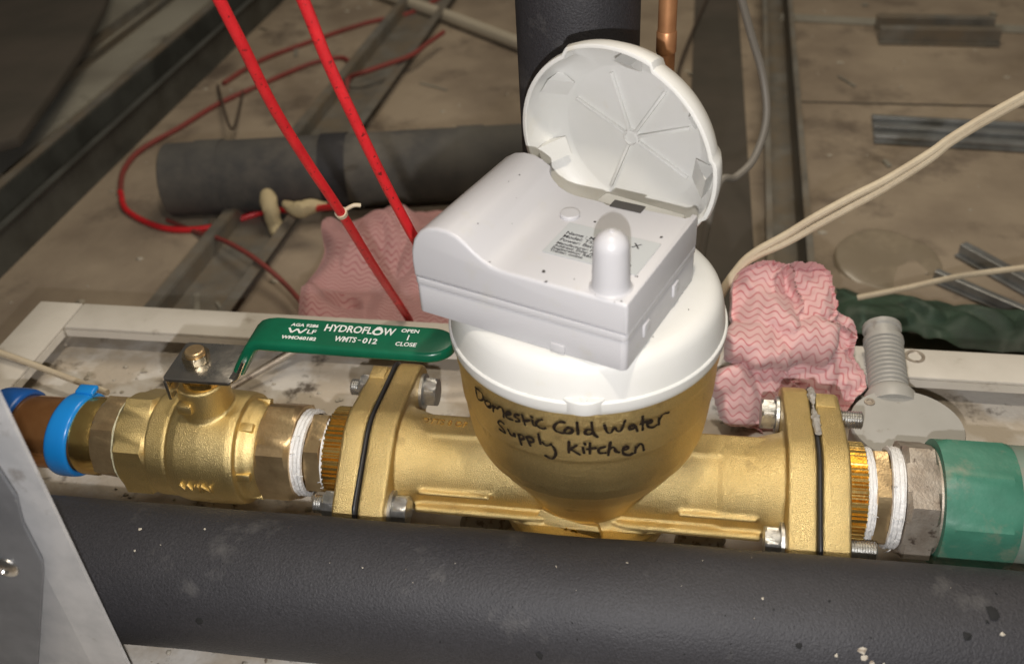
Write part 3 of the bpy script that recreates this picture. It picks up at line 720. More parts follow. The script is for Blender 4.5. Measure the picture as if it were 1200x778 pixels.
# ================================================================== TELEMETRY UNIT on the cap
UO = Vector((-86.5, -37.0, 150.2)); ua = R(-20.3)
eu = Vector((math.cos(ua), math.sin(ua), 0)); ev = Vector((-math.sin(ua), math.cos(ua), 0)); ez = Vector((0, 0, 1))
UW, UD = 121.0, 91.0
tu = thing('telemetry_unit', 'white radio transmitter box with stubby antenna clipped on the meter cap', 'transmitter', UO+eu*60+ev*45)
def prof_top():
    P = [(0.0, 22.2)]
    P += [(-0.4, 31), (0.2, 38), (2.5, 45), (6.5, 50.5), (12, 54), (18, 55.4), (24, 55.2), (29, 53.6), (33.5, 50.8), (38, 47.2), (43, 43.6), (48, 41.2), (53, 40.2), (58, 40.0)]
    P += [(UW-1.6, 40.0), (UW-0.4, 39.5), (UW, 38.2), (UW, 22.2)]
    return P
def dome(poly, v0, v1, bev):
    return extrude(bmesh.new(), poly, v0, v1, org=UO, e1=eu, e2=ez, en=ev, bev=bev, seg=4, onlycaps=True)
def sloped(poly, z_lo, bev):
    b = dome(poly, 0, UD, bev); return b
def notch(bm):
    """cut the rear edge away where the lid hinges"""
    cut = bmesh.new()
    pl_ = [(34, 110), (34, 90), (35.5, 86), (38.5, 83.4), (43, 82.2), (70, 81.6), (73, 79.8), (86, 79.8), (90, 83.5), (116, 84.0), (118, 86), (118, 110)]
    extrude(cut, pl_, -5, 80, org=UO, e1=eu, e2=ev, en=ez)
    obs = []
    for b, nm in ((bm, 'a'), (cut, 'b')):
        me = bpy.data.meshes.new(nm); b.to_mesh(me); b.free(); o = bpy.data.objects.new(nm, me); COL.objects.link(o); obs.append(o)
    md = obs[0].modifiers.new('c', 'BOOLEAN'); md.operation = 'DIFFERENCE'; md.solver = 'EXACT'; md.object = obs[1]
    bpy.context.view_layer.update()
    m2 = bpy.data.meshes.new_from_object(obs[0].evaluated_get(bpy.context.evaluated_depsgraph_get()))
    out = bmesh.new(); out.from_mesh(m2)
    for o in obs: me = o.data; bpy.data.objects.remove(o); bpy.data.meshes.remove(me)
    bpy.data.meshes.remove(m2)
    return out
part('upper_shell', notch(sloped(prof_top(), 22, 2.6)), WHITE, tu, smooth=28)
def rrect(x0, x1, y0, y1, r, n=6):
    P = []
    for cx, cy, a in ((x1-r, y1-r, 0), (x0+r, y1-r, 90), (x0+r, y0+r, 180), (x1-r, y0+r, 270)):
        for k in range(n+1): P.append((cx+r*math.cos(R(a+90*k/n)), cy+r*math.sin(R(a+90*k/n))))
    return P
bm = extrude(bmesh.new(), rrect(0.25, UW-0.25, 0.25, UD-0.25, 3.2), 0, 17.6, org=UO, e1=eu, e2=ev, en=ez, bev=0.6)
part('lower_tray', notch(bm), WHITE, tu)
bm = extrude(bmesh.new(), rrect(-0.1, UW+0.1, -0.1, UD+0.1, 3.2), 18.0, 21.9, org=UO, e1=eu, e2=ev, en=ez, bev=0.4)
part('seam_band', notch(bm), WHITE, tu)
def upt(u, v, z): return UO+eu*u+ev*v+ez*z
# snap clips on the front and right walls
bm = bmesh.new(); box(bm, (80, -0.9, 0.4), (88, 1, 5.4), bev=0.4, xf=basis(UO, eu, ev)); part('snap_clip', bm, WHITE, tu)
for v in (24, 62):
    bm = bmesh.new(); box(bm, (UW-1, v-4, 8), (UW+1.0, v+3, 15), bev=0.4, xf=basis(UO, eu, ev)); part('snap_clip', bm, WHITE, tu)
ab = atz(716, 336, 190)
AH = 30.5
prof = [(0.0, 10.6), (0.8, 9.6), (2.0, 9.2)] + [(2+ (AH-10.5)*t/6, 9.2-0.7*t/6) for t in range(1, 7)] + [(AH-8.5+8.5*math.sin(R(a)), 8.5*math.cos(R(a))) for a in range(10, 90, 10)] + [(AH, 0)]
bm = lathe(bmesh.new(), prof, (ab.x, ab.y, 190.2), (0, 0, 1), 48); ant = part('antenna', bm, WHITE, tu, smooth=30)
bm = lathe(bmesh.new(), [(AH-0.3, 1.5), (AH+0.5, 1.3), (AH+0.6, 0)], (ab.x, ab.y, 190.2), (0, 0, 1), 16); part('moulding_nub', bm, WHITE, ant)
bb = atz(668, 253, 190.2)
bm = lathe(bmesh.new(), [(-1, 5.4), (1.2, 5.4), (2.0, 4.8), (2.1, 0)], (bb.x, bb.y, 190.2), (0, 0, 1), 32); part('button', bm, WHITE, tu)
# grey rating label
lp = [atz(x, y, 190.35) for x, y in ((635, 295), (746, 323), (777, 286), (667, 261))]
lu = (lp[1]-lp[0]).normalized(); lv = Vector((0, 0, 1)).cross(lu)
LW = (lp[1]-lp[0]).length; LH = abs((lp[3]-lp[0]).dot(lv))
bm = extrude(bmesh.new(), rrect(0, LW, 0, LH, 0.6, 2), 0, 0.25, org=lp[0], e1=lu, e2=lv, en=ez); lab = part('rating_label', bm, GREYLABEL, tu, smooth=0)
bm = bmesh.new()
for s, y, sz in (('Name : Meter Tx', 20.0, 3.1), ('Model: TSL081', 16.4, 3.1), ('Power: Battery 3.6V', 12.8, 3.1), ('Manufacturer: Fusion Tech', 9.6, 2.4), ('Address: Elder Ave, Eas', 7.0, 2.4), ('Registration: R&D Parts  Cit', 4.5, 2.4), ('Trader: online', 2.0, 2.4)):
    merge(bm, text_bm(s, sz*1.25, basis(lp[0]+lu*3.0+lv*y+ez*0.32, lu, lv), sx=1.05, bold=0.08))
merge(bm, text_bm('X', 6.0, basis(lp[0]+lu*(LW-12.5)+lv*(LH-9)+ez*0.32, lu, lv), bold=0.12))
for q, s in enumerate(('Made', 'for use')): merge(bm, text_bm(s, 3.0, basis(lp[0]+lu*(LW-14)+lv*(9-3.4*q)+ez*0.32, lu, lv), bold=0.06))
part('label_print', bm, INK, lab, smooth=0)
bm = bmesh.new(); lo = lp[0]+lu*19.5+lv*(LH-7.2)+ez*0.33
f_ = [bm.verts.new(lo+lu*x+lv*y) for x, y in ((0, 4.6), (1.4, 2.6), (2.6, 0.8), (4.6, 0), (6.4, 0.6), (7.6, 2.2), (9.4, 2.4), (7.4, 3.2), (6.6, 4.8), (5.8, 3.6), (3.2, 3.4))]
bm.faces.new(f_); part('label_emblem', bm, INK, lab, smooth=0)
# dirt specks
bm = bmesh.new()
for px, py, s in ((637, 318, 1.2), (640, 330, .9), (697, 260, .9), (775, 278, .9), (698, 345, .5), (701, 343, .4), (728, 353, .6), (713, 349, .4), (738, 342, .5), (636, 318, .5), (673, 327, .4), (747, 324, .5), (609, 205, .6), (596, 213, .4), (560, 262, .5), (574, 307, .5), (600, 262, .3), (605, 232, .3), (720, 354, .35), (745, 324, .4)):
    z = 190.35 if px > 630 else 191
    p = atz(px, py, z)
    if px < 630:
        # on the battery hump: find the shell height
        for _ in range(12):
            q = p-UO; u = q.dot(eu); pr = prof_top(); hz = 40
            for (ua_, za), (ub_, zb) in zip(pr[4:], pr[5:]):
                if ua_ <= u <= ub_ and ub_ > ua_: hz = za+(zb-za)*(u-ua_)/(ub_-ua_); break
            p = atz(px, py, UO.z+hz+0.2)
    k = 7; c = bm.verts.new(p+ez*s*0.5)
    rg = [bm.verts.new(p+Vector((math.cos(6.283*i/k), math.sin(6.283*i/k), 0))*s*random.uniform(.6, 1.3)) for i in range(k)]
    for i in range(k): bm.faces.new((rg[i], rg[(i+1) % k], c))
o = part('dirt_specks', bm, SPECK, tu); o['kind'] = 'stuff'
# dark slot at the hinge
sp = atz(735, 243, 190.3)
bm = bmesh.new(); box(bm, (-9, -3, 0), (9, 4, 0.5), xf=basis(sp, eu, ev)); part('hinge_slot', bm, SPECK, tu, smooth=0)

# ================================================================== COMPANION FLANGES
def companion(label, s, x0, x1, xk):
    xa, xb = sorted((x0, x1))
    t = thing('companion_flange', label, 'flange', ((x0+x1)/2, 0, ZF+14), 'brass companion flanges')
    bm = bmesh.new(); oval(bm, xa, xb, BR, BF, 15.5, 38)
    box(bm, (xa+0.5, BR[0]-9, BR[1]+12), (xb-3, BR[0]+4, BR[1]+17.5), bev=1.0); part('flange_plate', bm, BRASS_CAST, t)
    k0, k1 = sorted((x1, xk))
    def kn(th, t_): return 1.0+0.035*(1 if math.sin(th*58) > 0 else -1)
    bm = lathe(bmesh.new(), [(k0, 31.4), (k1, 31.4)], (0, 0, 0), (1, 0, 0), 232, 0, kn); part('knurled_spigot', bm, BRASS, t, smooth=30)
    g0, g1 = sorted((x0-s*0.2, x0-s*3.2 if False else x0-s*2.2))
    return t
companion('brass companion flange on the ball valve side of the meter', -1, -139.6, -154, -168)
companion('brass companion flange on the green nut side of the meter', 1, 139.8, 156, 167)
for s, lab in ((-1, 'black rubber gasket squeezed in the joint on the lever side'), (1, 'black rubber gasket in the joint on the green nut side, ragged at the top')):
    bm = bmesh.new(); xa, xb = sorted((s*137.0, s*139.5)); oval(bm, xa, xb, BR, BF, 19.6, 37.8)
    rough_up(bm, 0.5, 0.2, s)
    single('gasket', bm, RUBBER, lab, 'gasket', 'flange gaskets')
# sealant smear above the right gasket
bm = tube(bmesh.new(), [Vector((138.3, y, z)) for y, z in ((8, 41), (22, 39.5), (36, 38), (46, 37), (56, 35))], lambda t: 1.9+1.3*math.sin(9*t)*math.sin(3.1*t), 8, 8); rough_up(bm, 1.2, 0.5, 5)
single('sealant_smear', bm, M('grey_sealant', (0.34, 0.32, 0.29), 0.55, bump=0.8, bscale=500), 'grey sealant smear along the top of the right flange joint', 'sealant')

# bolts: head towards the meter, nut and thread outside
def bolt(s, label):
    xh = s*119.4; xn = s*154.2 if s < 0 else 156.2; d = s
    t = thing('flange_bolt', label, 'bolt', (0, 0, 0), 'zinc flange bolts')
    bm = lathe(bmesh.new(), sorted([(xh, 12.5), (xh-d*2, 12.5)]), (0, 0, 0), (1, 0, 0), 32); part('washer', bm, STEEL, t)
    bm = bmesh.new(); a, b = sorted((xh-d*2.1, xh-d*11)); hexnut(bm, a, b, 10.8, phase=0.3, ch=1.2); part('head', bm, STEEL, t, smooth=25)
    if s < 0:
        bm = bmesh.new(); a, b = sorted((xn, xn+d*9)); hexnut(bm, a, b, 9.6, phase=0.1, ch=1.2); part('nut', bm, STEEL, t, smooth=25)
    a, b = sorted((xh, xn+d*16)); n_ = int((b-a)/0.75)
    bm = lathe(bmesh.new(), [(a+(b-a)*i/n_, 5.9 if i % 2 else 5.1) for i in range(n_+1)], (0, 0, 0), (1, 0, 0), 20); part('thread', bm, STEEL, t, smooth=20)
    return t
bL = bolt(-1, 'zinc bolt at the back of the left flange, under the green lever')
bL.location = Vector((0, BR[0], BR[1]))*MM
dup(bL, (0, BF[0]-BR[0], BF[1]-BR[1]), 'zinc bolt low at the front of the left flange, against the black pipe')
bR = bolt(1, 'zinc bolt at the back of the right flange, in front of the pink cloth')
bR.location = Vector((0, BR[0], BR[1]))*MM
dup(bR, (0, BF[0]-BR[0], BF[1]-BR[1]), 'zinc bolt low at the front of the right flange, mostly behind the black pipe')

# ================================================================== LEFT FITTINGS
nip = thing('hex_nipple', 'short brass hex nipple wrapped in tape between ball valve and left flange', 'pipe fitting', (-185, 0, -28), 'brass nipples')
bm = bmesh.new(); hexnut(bm, -183, -171, 29, phase=0.25, ch=1.0); part('hex', bm, BRASS_OLD, nip, smooth=25)
bm = LX([(-192, 24.5), (-160, 24.5)]); part('barrel', bm, BRASS, nip)
def tape(name, label, x, r, wid, mat, seed, turns=3, cat='tape', group='white thread tape'):
    """thin tape wound flat: overlapping uneven turns squashed on the thread"""
    bm = bmesh.new(); random.seed(seed); nx, na = 26, 120; G = []
    ph = [random.uniform(0, 6.28) for _ in range(6)]
    for i in range(nx+1):
        t = i/nx; ring_ = []
        for k in range(na):
            a = 2*math.pi*k/na
            edge = 0.12*noise.noise(Vector((math.cos(a)*2, math.sin(a)*2, seed+(9 if t > .5 else 0))))
            xx = x+wid*(t-0.5)*(1+edge)+wid*0.10*math.sin(a+ph[0])
            turn = abs(math.sin(math.pi*turns*t+0.9*math.sin(a+ph[1])))
            rr = r-0.9+0.7*turn+0.55*noise.noise(Vector((math.cos(a)*6, math.sin(a)*6, t*7+seed)))+0.25*noise.noise(Vector((math.cos(a)*20, math.sin(a)*20, t*16)))
            if i in (0, nx): rr = r-3.0
            ring_.append(bm.verts.new((xx, rr*math.cos(a), rr*math.sin(a))))
        G.append(ring_)
    for A, B in zip(G, G[1:]):
        for k in range(na): bm.faces.new((A[k], A[(k+1) % na], B[(k+1) % na], B[k]))
    # loose fibres
    for q in range(5 if cat == 'tape' else 0):
        a = random.uniform(1.2, 3.0); p0 = Vector((x+random.uniform(-.4, .4)*wid, -(r+.2)*math.cos(a-1.2), (r+.2)*math.sin(a)*0.7+6))
        a = random.uniform(0.4, 2.4); p0 = Vector((x+random.uniform(-.5, .5)*wid, -math.sin(a)*r, math.cos(a)*r))
        o_ = p0.normalized() if False else Vector((0, p0.y, p0.z)).normalized()
        tube(bm, [p0, p0+o_*1.2+Vector((random.uniform(-2, 2), 0, 0)), p0+o_*1.6+Vector((random.uniform(-4, 4), 1, -2))], 0.3, 5, 3)
    bmesh.ops.recalc_face_normals(bm, faces=bm.faces[:])
    return single(name, bm, mat, label, cat, group)
tape('thread_tape', 'frayed white tape band between the ball valve and brass nipple', -186.8, 29.4, 8, TAPE, 1)
tape('thread_tape', 'thin white tape band beside the left knurled spigot', -169, 28, 4.5, TAPE, 2, 2)

vv = thing('ball_valve', 'brass ball valve with a green handled lever, left of the meter', 'valve', (-255, 0, -38))
bm = bmesh.new()
lathe(bm, [(-289, 32), (-288, 35.8), (-275, 36.2), (-273.4, 35.2), (-272.4, 37.0), (-266, 38.4), (-250, 38.8), (-231, 38.2), (-226.5, 37.2), (-226, 33.4), (-220, 32.4), (-216.5, 30.4), (-208, 30)], (0, 0, 0), (1, 0, 0), 96)
lathe(bm, [(20, 20), (32, 18.5), (39, 17), (58, 16.6), (59, 15.5)], (-251, 0, 0), (0, 0, 1), 48)
part('barrel', fuse(bm, 0.9, 3), BRASS_VALVE, vv, smooth=60)
bm = bmesh.new(); hexnut(bm, -312, -288.6, 37.4, phase=0.52, ch=2.5); part('hex_end', bm, BRASS_VALVE, vv, smooth=25)
bm = bmesh.new(); hexnut(bm, -214, -190.5, 36, phase=0.35, ch=2.5); part('hex_end', bm, BRASS_OLD, vv, smooth=25, label='brass hex end on the meter side, coloured darker for the shade of the lever')  # darker brass carries the lever's shade on this end
for a in range(6):
    ang = R(22+a*60)
    bm = bmesh.new(); box(bm, (-226, -3.0, 30), (-216.5, 3.0, 34.0), bev=0.8)
    bmesh.ops.rotate(bm, verts=bm.verts, cent=(0, 0, 0), matrix=Matrix.Rotation(ang, 3, 'X')); part('cast_lug', bm, BRASS_VALVE, vv)
bm = bmesh.new(); box(bm, (-262, -19.5, 44), (-252, -13, 51), bev=1.2); part('stop_lug', bm, BRASS_VALVE, vv)
bm = lathe(bmesh.new(), [(58.5, 13.5), (64, 13.5), (64.5, 12), (71, 12)], (-249, 0, 0), (0, 0, 1), 40); part('stem', bm, BRASS, vv)
bm = text_bm('WIN', 11, basis((-264, -38.0, -6), (1, 0, 0), (0, -0.16, 1)), ext=1.2, sx=1.0, bold=-0.1); part('cast_lettering', bm, BRASS_VALVE, vv, smooth=0)
# lever: plated bracket plate, sloping strip, green grip
lever = bmesh.new()
extrude(lever, rrect(-265, -219, -19, 19, 3), 71, 73.6, e1=(1, 0, 0), e2=(0, 1, 0), en=(0, 0, 1), bev=0.6)
b2 = bmesh.new(); box(b2, (-265, -19, 56), (-262.6, -7, 71.2), bev=0.6); merge(lever, b2)
lv = part('lever', lever, CHROME, vv)
def strip_along(bm, path, wid, th_, seg_round=True):
    """flat strip following (x, z) path, y half widths wid(t)"""
    rings = []
    for i, (x, z) in enumerate(path):
        xa, za = path[max(0, i-1)]; xb, zb = path[min(len(path)-1, i+1)]
        t = Vector((xb-xa, 0, zb-za)).normalized(); n = Vector((-t.z, 0, t.x))
        hw = wid(i/(len(path)-1)) if callable(wid) else wid; c = Vector((x, 0, z)); h_ = th_/2
        ring = []; rr = min(h_*0.95, 2.6)
        for sy, sz, a0_ in ((1, 1, 0), (-1, 1, 90), (-1, -1, 180), (1, -1, 270)):
            for k_ in range(5):
                a = R(a0_+22.5*k_)
                ring.append(bm.verts.new(c+Vector((0, 1, 0))*(sy*max(0.01, hw-rr)+rr*math.cos(a))+n*(sz*(h_-rr)+rr*math.sin(a))))
        rings.append(ring)
    for A, B in zip(rings, rings[1:]):
        for k_ in range(len(A)): bm.faces.new((A[k_], A[(k_+1) % len(A)], B[(k_+1) % len(B)], B[k_]))
    bm.faces.new(rings[0]); bm.faces.new(rings[-1]); bmesh.ops.recalc_face_normals(bm, faces=bm.faces[:]); return bm
bm = strip_along(bmesh.new(), [(-222, 72.3), (-219, 72.6), (-216.5, 74.5), (-214, 79), (-209, 88)], 16, 2.6)
b2 = bmesh.new(); box(b2, (-224, -4.5, 68), (-206, 4.5, 69.5), bev=0.4); b2.free()
part('lever_bend', bm, CHROME, lv)
path = [(-216, 76.5), (-213.5, 81), (-208, 90), (-204.5, 95.2), (-202, 97.6), (-198.5, 98.9), (-194, 99.2)]
path += [(-190+i*6, 99.2-0.1*i) for i in range(17)] + [(-91, 97.6), (-88, 97.6), (-85, 97.6), (-82.5, 97.6), (-80.6, 97.6), (-79.6, 97.6)]
def gw(t):
    i = t*(len(path)-1); n_ = len(path)
    x = path[int(round(i))][0]
    if x > -95: 
        q = min(1, (x+95)/15.6); return 1.2+12.6*math.sqrt(max(0, 1-q*q))
    return 13.8 if x > -196 else 13.2
bm = strip_along(bmesh.new(), path, gw, 7.4); part('grip', bm, GREENV, lv, smooth=50)
grip = bpy.data.objects['grip']
bm = bmesh.new(); zt = 103.15
def gt(s, x, y, sz, sx=1.0, bold=0.0, sh=0.0): merge(bm, text_bm(s, sz, basis((x, y, zt-0.0166*(x+190)*1.0), (1, 0, -0.0166), (0, 1, 0)), sx=sx, bold=bold, shear=sh))
def gf(t, x0, x1, y0, y1, bold=0.0, sh=0.0):
    merge(bm, fit_text(t, x1-x0, y1-y0, basis((x0, y0, zt-0.0166*(x0+190)), (1, 0, -0.0166), (0, 1, 0)), bold=bold, shear=sh))
gf('AGA 9286', -182.5, -165.0, 4.2, 7.4, 0.10); gf('LF', -170.2, -164.8, -2.2, 1.8, 0.10); gf('WMO60182', -184.5, -162.5, -8.6, -5.2, 0.14)
gf('HYDROFL', -160.5, -130.5, 1.6, 8.6, 0.16); gf('W', -124.0, -116.5, 1.6, 8.6, 0.16)
gf('WMTS', -151.5, -138.0, -7.6, -2.4, 0.14); gf('-', -136.9, -135.1, -5.3, -4.6, 0); gf('012', -134.0, -125.0, -7.6, -2.4, 0.14)
gf('OPEN', -113.2, -102.2, 5.6, 9.2, 0.10); gf('CLOSE', -113.6, -100.8, -7.6, -3.8, 0.10); gf('I', -107.8, -107.0, -1.8, 3.4, 0.1)
for pts in ([(-182.5, 2.4), (-179.8, -2.2), (-177.0, 1.8), (-174.3, -2.2), (-171.4, 2.4)],):
    for a, b in zip(pts, pts[1:]):
        a, b = Vector((*a, 0)), Vector((*b, 0)); sd = (b-a).normalized().cross(Vector((0, 0, 1)))*0.65; up_ = Vector((0, 0, zt-0.0166*(a.x+190)))
        bm.faces.new([bm.verts.new(p_+up_) for p_ in (a-sd, b-sd, b+sd, a+sd)])
ring_o, ring_i = [], []
for k_ in range(20):
    a = 2*math.pi*k_/20; rr = 3.4*(1+0.55*max(0, math.sin(a))**6); c_ = Vector((-127.3, 4.3, zt-0.0166*62.7))
    ring_o.append(bm.verts.new(c_+Vector((math.cos(a)*rr, math.sin(a)*rr, 0)))); ring_i.append(bm.verts.new(c_+Vector((math.cos(a)*1.9, math.sin(a)*1.9, 0))))
for k_ in range(20): bm.faces.new((ring_o[k_], ring_o[(k_+1) % 20], ring_i[(k_+1) % 20], ring_i[k_]))
part('grip_print', bm, PRINT, grip, smooth=0)
bm = bmesh.new(); hexnut(bm, 73.7, 79.5, 9.2, (-250, 1, 0), (0, 0, 1), 0.2, 1.0); part('lever_nut', bm, M('nut_metal', (0.70, 0.60, 0.43), 0.22, 1.0, col2=(0.5, 0.4, 0.26), vscale=90), lv, smooth=25)
bm = lathe(bmesh.new(), [(79.5, 6.4), (81.6, 6.2), (82.2, 5.4), (82.2, 0)], (-250, 1, 0), (0, 0, 1), 24); part('stem_end', bm, BRASS_OLD, lv)

ct = thing('press_coupling', 'copper and brass press coupling with blue sealing rings at the left end', 'pipe fitting', (-370, 0, -28))
bm = bmesh.new(); hexnut(bm, -333, -313.5, 30.5, phase=0.15, ch=2.0); part('hex', bm, BRASS_OLD, ct, smooth=25)
bm = LX([(-350, 24), (-348, 27.2), (-339, 27.4), (-333.5, 26)]); part('brass_collar', bm, BRASS, ct)
bm = LX([(-640, 21), (-402, 21), (-400, 24.5), (-392, 25.2), (-351, 25.0), (-348, 24)]); part('copper_sleeve', bm, COPPER, ct)
def ring(x, r, half, thk, tilt):
    """flat band round the pipe, wavering sideways"""
    bm = bmesh.new(); R_ = []
    for k_ in range(72):
        a = 2*math.pi*k_/72; dx = tilt*math.sin(a+0.5); ring_ = []
        for q in range(14):
            b = 2*math.pi*q/14; cx, cr = math.cos(b), math.sin(b)
            xx = x+dx+half*math.copysign(abs(cx)**0.7, cx); rr = r+thk*math.copysign(abs(cr)**0.7, cr)+0.35*math.sin(3*a)
            ring_.append(bm.verts.new((xx, rr*math.cos(a), rr*math.sin(a))))
        R_.append(ring_)
    for k_ in range(72):
        A, B = R_[k_], R_[(k_+1) % 72]
        for q in range(14): bm.faces.new((A[q], A[(q+1) % 14], B[(q+1) % 14], B[q]))
    bmesh.ops.recalc_face_normals(bm, faces=bm.faces[:])
    return bm
b_ = ring(-357, 27.5, 8.2, 2.4, 3.5); b2 = bmesh.new(); box(b2, (-358, 12, 25), (-344, 21, 29), bev=1.5); merge(b_, b2)
part('blue_ring', b_, BLUE, ct, smooth=60)
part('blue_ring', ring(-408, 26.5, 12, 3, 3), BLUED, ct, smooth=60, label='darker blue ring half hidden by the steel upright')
tape('jointing_paste', 'pale jointing paste bead between the brass hex and ball valve', -312.6, 31.4, 3.4, PASTE, 4, 1, 'sealant', None)

# ================================================================== RIGHT FITTINGS
nr = thing('hex_nipple', 'brass hex nipple between white tape bands right of the meter', 'pipe fitting', (187, 0, -30), 'brass nipples')
bm = bmesh.new(); hexnut(bm, 171.5, 181, 32, phase=0.3, ch=1.0); part('hex', bm, BRASS_OLD, nr, smooth=25)
bm = LX([(160, 27), (195, 27)]); part('barrel', bm, BRASS, nr)
tape('thread_tape', 'shiny white tape band beside the right knurled spigot', 169.3, 30.2, 5.5, TAPE, 6)
tape('thread_tape', 'wide white tape band against the dirty steel hex', 185.0, 31.4, 7.5, TAPE, 8)
gc = thing('green_coupling', 'green plastic coupling nut with dirty steel hex at the right', 'pipe fitting', (240, 0, -38))
bm = bmesh.new(); hexnut(bm, 188.5, 207, 38.5, phase=0.42, ch=2.0); part('steel_hex', bm, STEEL_DULL, gc, smooth=25)
bm = LX([(206.5, 32), (211, 33), (212, 33)]); part('steel_neck', bm, STEEL_DULL, gc)
bm = bmesh.new(); hexnut(bm, 208.5, 250, 40.5, phase=0.42, ch=5.0, n=8); part('nut', bm, GREENP, gc, smooth=20)
bm = LX([(250.3, 36.0), (253, 37.0), (300, 37.0), (302, 33), (900, 33)]); part('pipe', bm, GREYGREEN, gc)

# round junction box with corrugated spout
jc = Vector((211, 85, 0))
jb = thing('junction_box', 'round grey plastic junction box with corrugated conduit spout behind the right flange', 'junction box', (jc.x, jc.y, ZF))
bm = lathe(bmesh.new(), [(ZF+.3, 36), (-19.5, 36)], jc, (0, 0, 1), 64); part('box_body', bm, PVC, jb)
bm = lathe(bmesh.new(), [(-19.4, 37.4), (-16.2, 37.6), (-15.2, 37.0), (-15.0, 0)], jc, (0, 0, 1), 64); bl = part('box_lid', bm, PVC, jb)
for px, py in ((1019, 471),):
    p = atz(px, py, -15)
    bm = lathe(bmesh.new(), [(-15.1, 3.8), (-14.3, 3.6), (-14.2, 2.2), (-15.3, 1.8), (-15.3, 0)], (p.x, p.y, 0), (0, 0, 1), 24); part('lid_screw', bm, STEEL_DULL, bl)
c0, c1 = Vector((207, 117, -28)), Vector((206, 186, -7))
ln2 = (c1-c0).length
bm = lathe(bmesh.new(), [(0, 18.5), (9, 18), (13, 15.5), (14, 13)], c0, c1-c0, 40); part('spout_collar', bm, PVC, jb)
pr = []
n_ = 11
for i in range(n_):
    t0 = 14+i*(ln2-30)/n_; w_ = (ln2-30)/n_
    pr += [(t0, 12.2), (t0+w_*0.2, 14.0), (t0+w_*0.6, 14.0), (t0+w_*0.8, 12.2)]
bm = lathe(bmesh.new(), pr, c0, c1-c0, 40); part('corrugated_conduit', bm, PVC, jb, smooth=40)
bm = lathe(bmesh.new(), [(ln2-17, 12.0), (ln2-16, 14.6), (ln2-12, 14.6), (ln2-11, 12.6), (ln2-5, 12.6), (ln2-3.5, 14.2), (ln2, 14.2), (ln2, 11), (ln2-8, 10.5), (ln2-8, 0)], c0, c1-c0, 40); part('conduit_end_ring', bm, PVC, jb, smooth=40)

# ================================================================== CABLES IN FRONT
red1 = thing('red_cable', 'bright red cable with a cream tie, falling behind the green lever', 'cable', (-165, 60, 150), 'loose red cables')
pts = [Vector((-178, -40, 390)), aty(257, 0, 10), aty(285, 55, 26), aty(320, 125, 48), aty(360, 190, 70), aty(400, 250, 94), aty(440, 315, 140), aty(478, 372, 201), aty(487, 388, 216), Vector((-128, 222, -110)), Vector((-128, 235, -176))]
part('sheath', tube(bmesh.new(), pts, 3.3, 12, 10), RED, red1)
p = aty(400, 250, 94)
bm = bmesh.new(); tg = (aty(440, 315, 140)-aty(395, 245, 90)).normalized(); lathe(bm, [(-1.6, 4.2), (1.6, 4.2)], p, tg, 16); tube(bm, [p+Vector((3, 2, 2)), p+Vector((8, 4, 4)), p+Vector((12, 6, 3))], 1.4, 6, 4)
part('cable_tie', bm, CREAMC, red1)
pts = [Vector((-138, -40, 392)), aty(355, 0, 0), aty(385, 75, 16), aty(420, 150, 32), aty(455, 222, 47), aty(489, 285, 60), Vector((-104, 75, 92)), Vector((-98, 110, 10)), Vector((-98, 122, -45))]
single('red_cable', tube(bmesh.new(), pts, 3.2, 12, 10), RED, 'bright red cable running down behind the white transmitter box', 'cable', 'loose red cables')
tw = thing('twin_cable', 'cream twin cable slanting across the right, split in two strands', 'cable', aty(1040, 220, 240))
cl_ = [(838, 400, 188), (842, 352, 194), (866, 314, 203), (886, 297, 208), (920, 280, 214), (956, 259, 221), (1000, 235, 229), (1038, 215, 236), (1089, 183, 245), (1114, 164, 250), (1155, 139, 257), (1215, 106, 265)]
of_ = [(-1, 2), (-1, 2), (-1, 2), (-2, 3), (-4, 5), (-5, 6), (-5, 6), (-4, 5), (-3, 4), (-2, 3), (-2, 3), (-2, 3)]
A = [aty(x, y+o[0], Y) for (x, y, Y), o in zip(cl_, of_)]; B = [aty(x, y+o[1], Y-1) for (x, y, Y), o in zip(cl_, of_)]
part('strand', tube(bmesh.new(), A, 3.1, 10, 8), CREAMC, tw); part('strand', tube(bmesh.new(), B, 3.1, 10, 8), CREAMC, tw)
cable('cream_cable', 'thin cream cable above the white rail at the right edge', [atz(1005, 349, -120), atz(1060, 338, -105), atz(1130, 323, -92), atz(1215, 312, -80)], 3.0, CREAMC)
cable('cream_string', 'pale string crossing the tray corner at the left edge', [atz(-20, 406, -24), atz(30, 424, -26), atz(80, 443, -28), atz(126, 460, -30)], 2.6, CREAMC, 'string')
cable('loose_rod', 'thin brown rod lying on the tray behind the lever bracket', [atz(270, 455, -50), atz(310, 432, -46), atz(352, 408, -40)], 2.6, STEEL_DULL, 'rod')

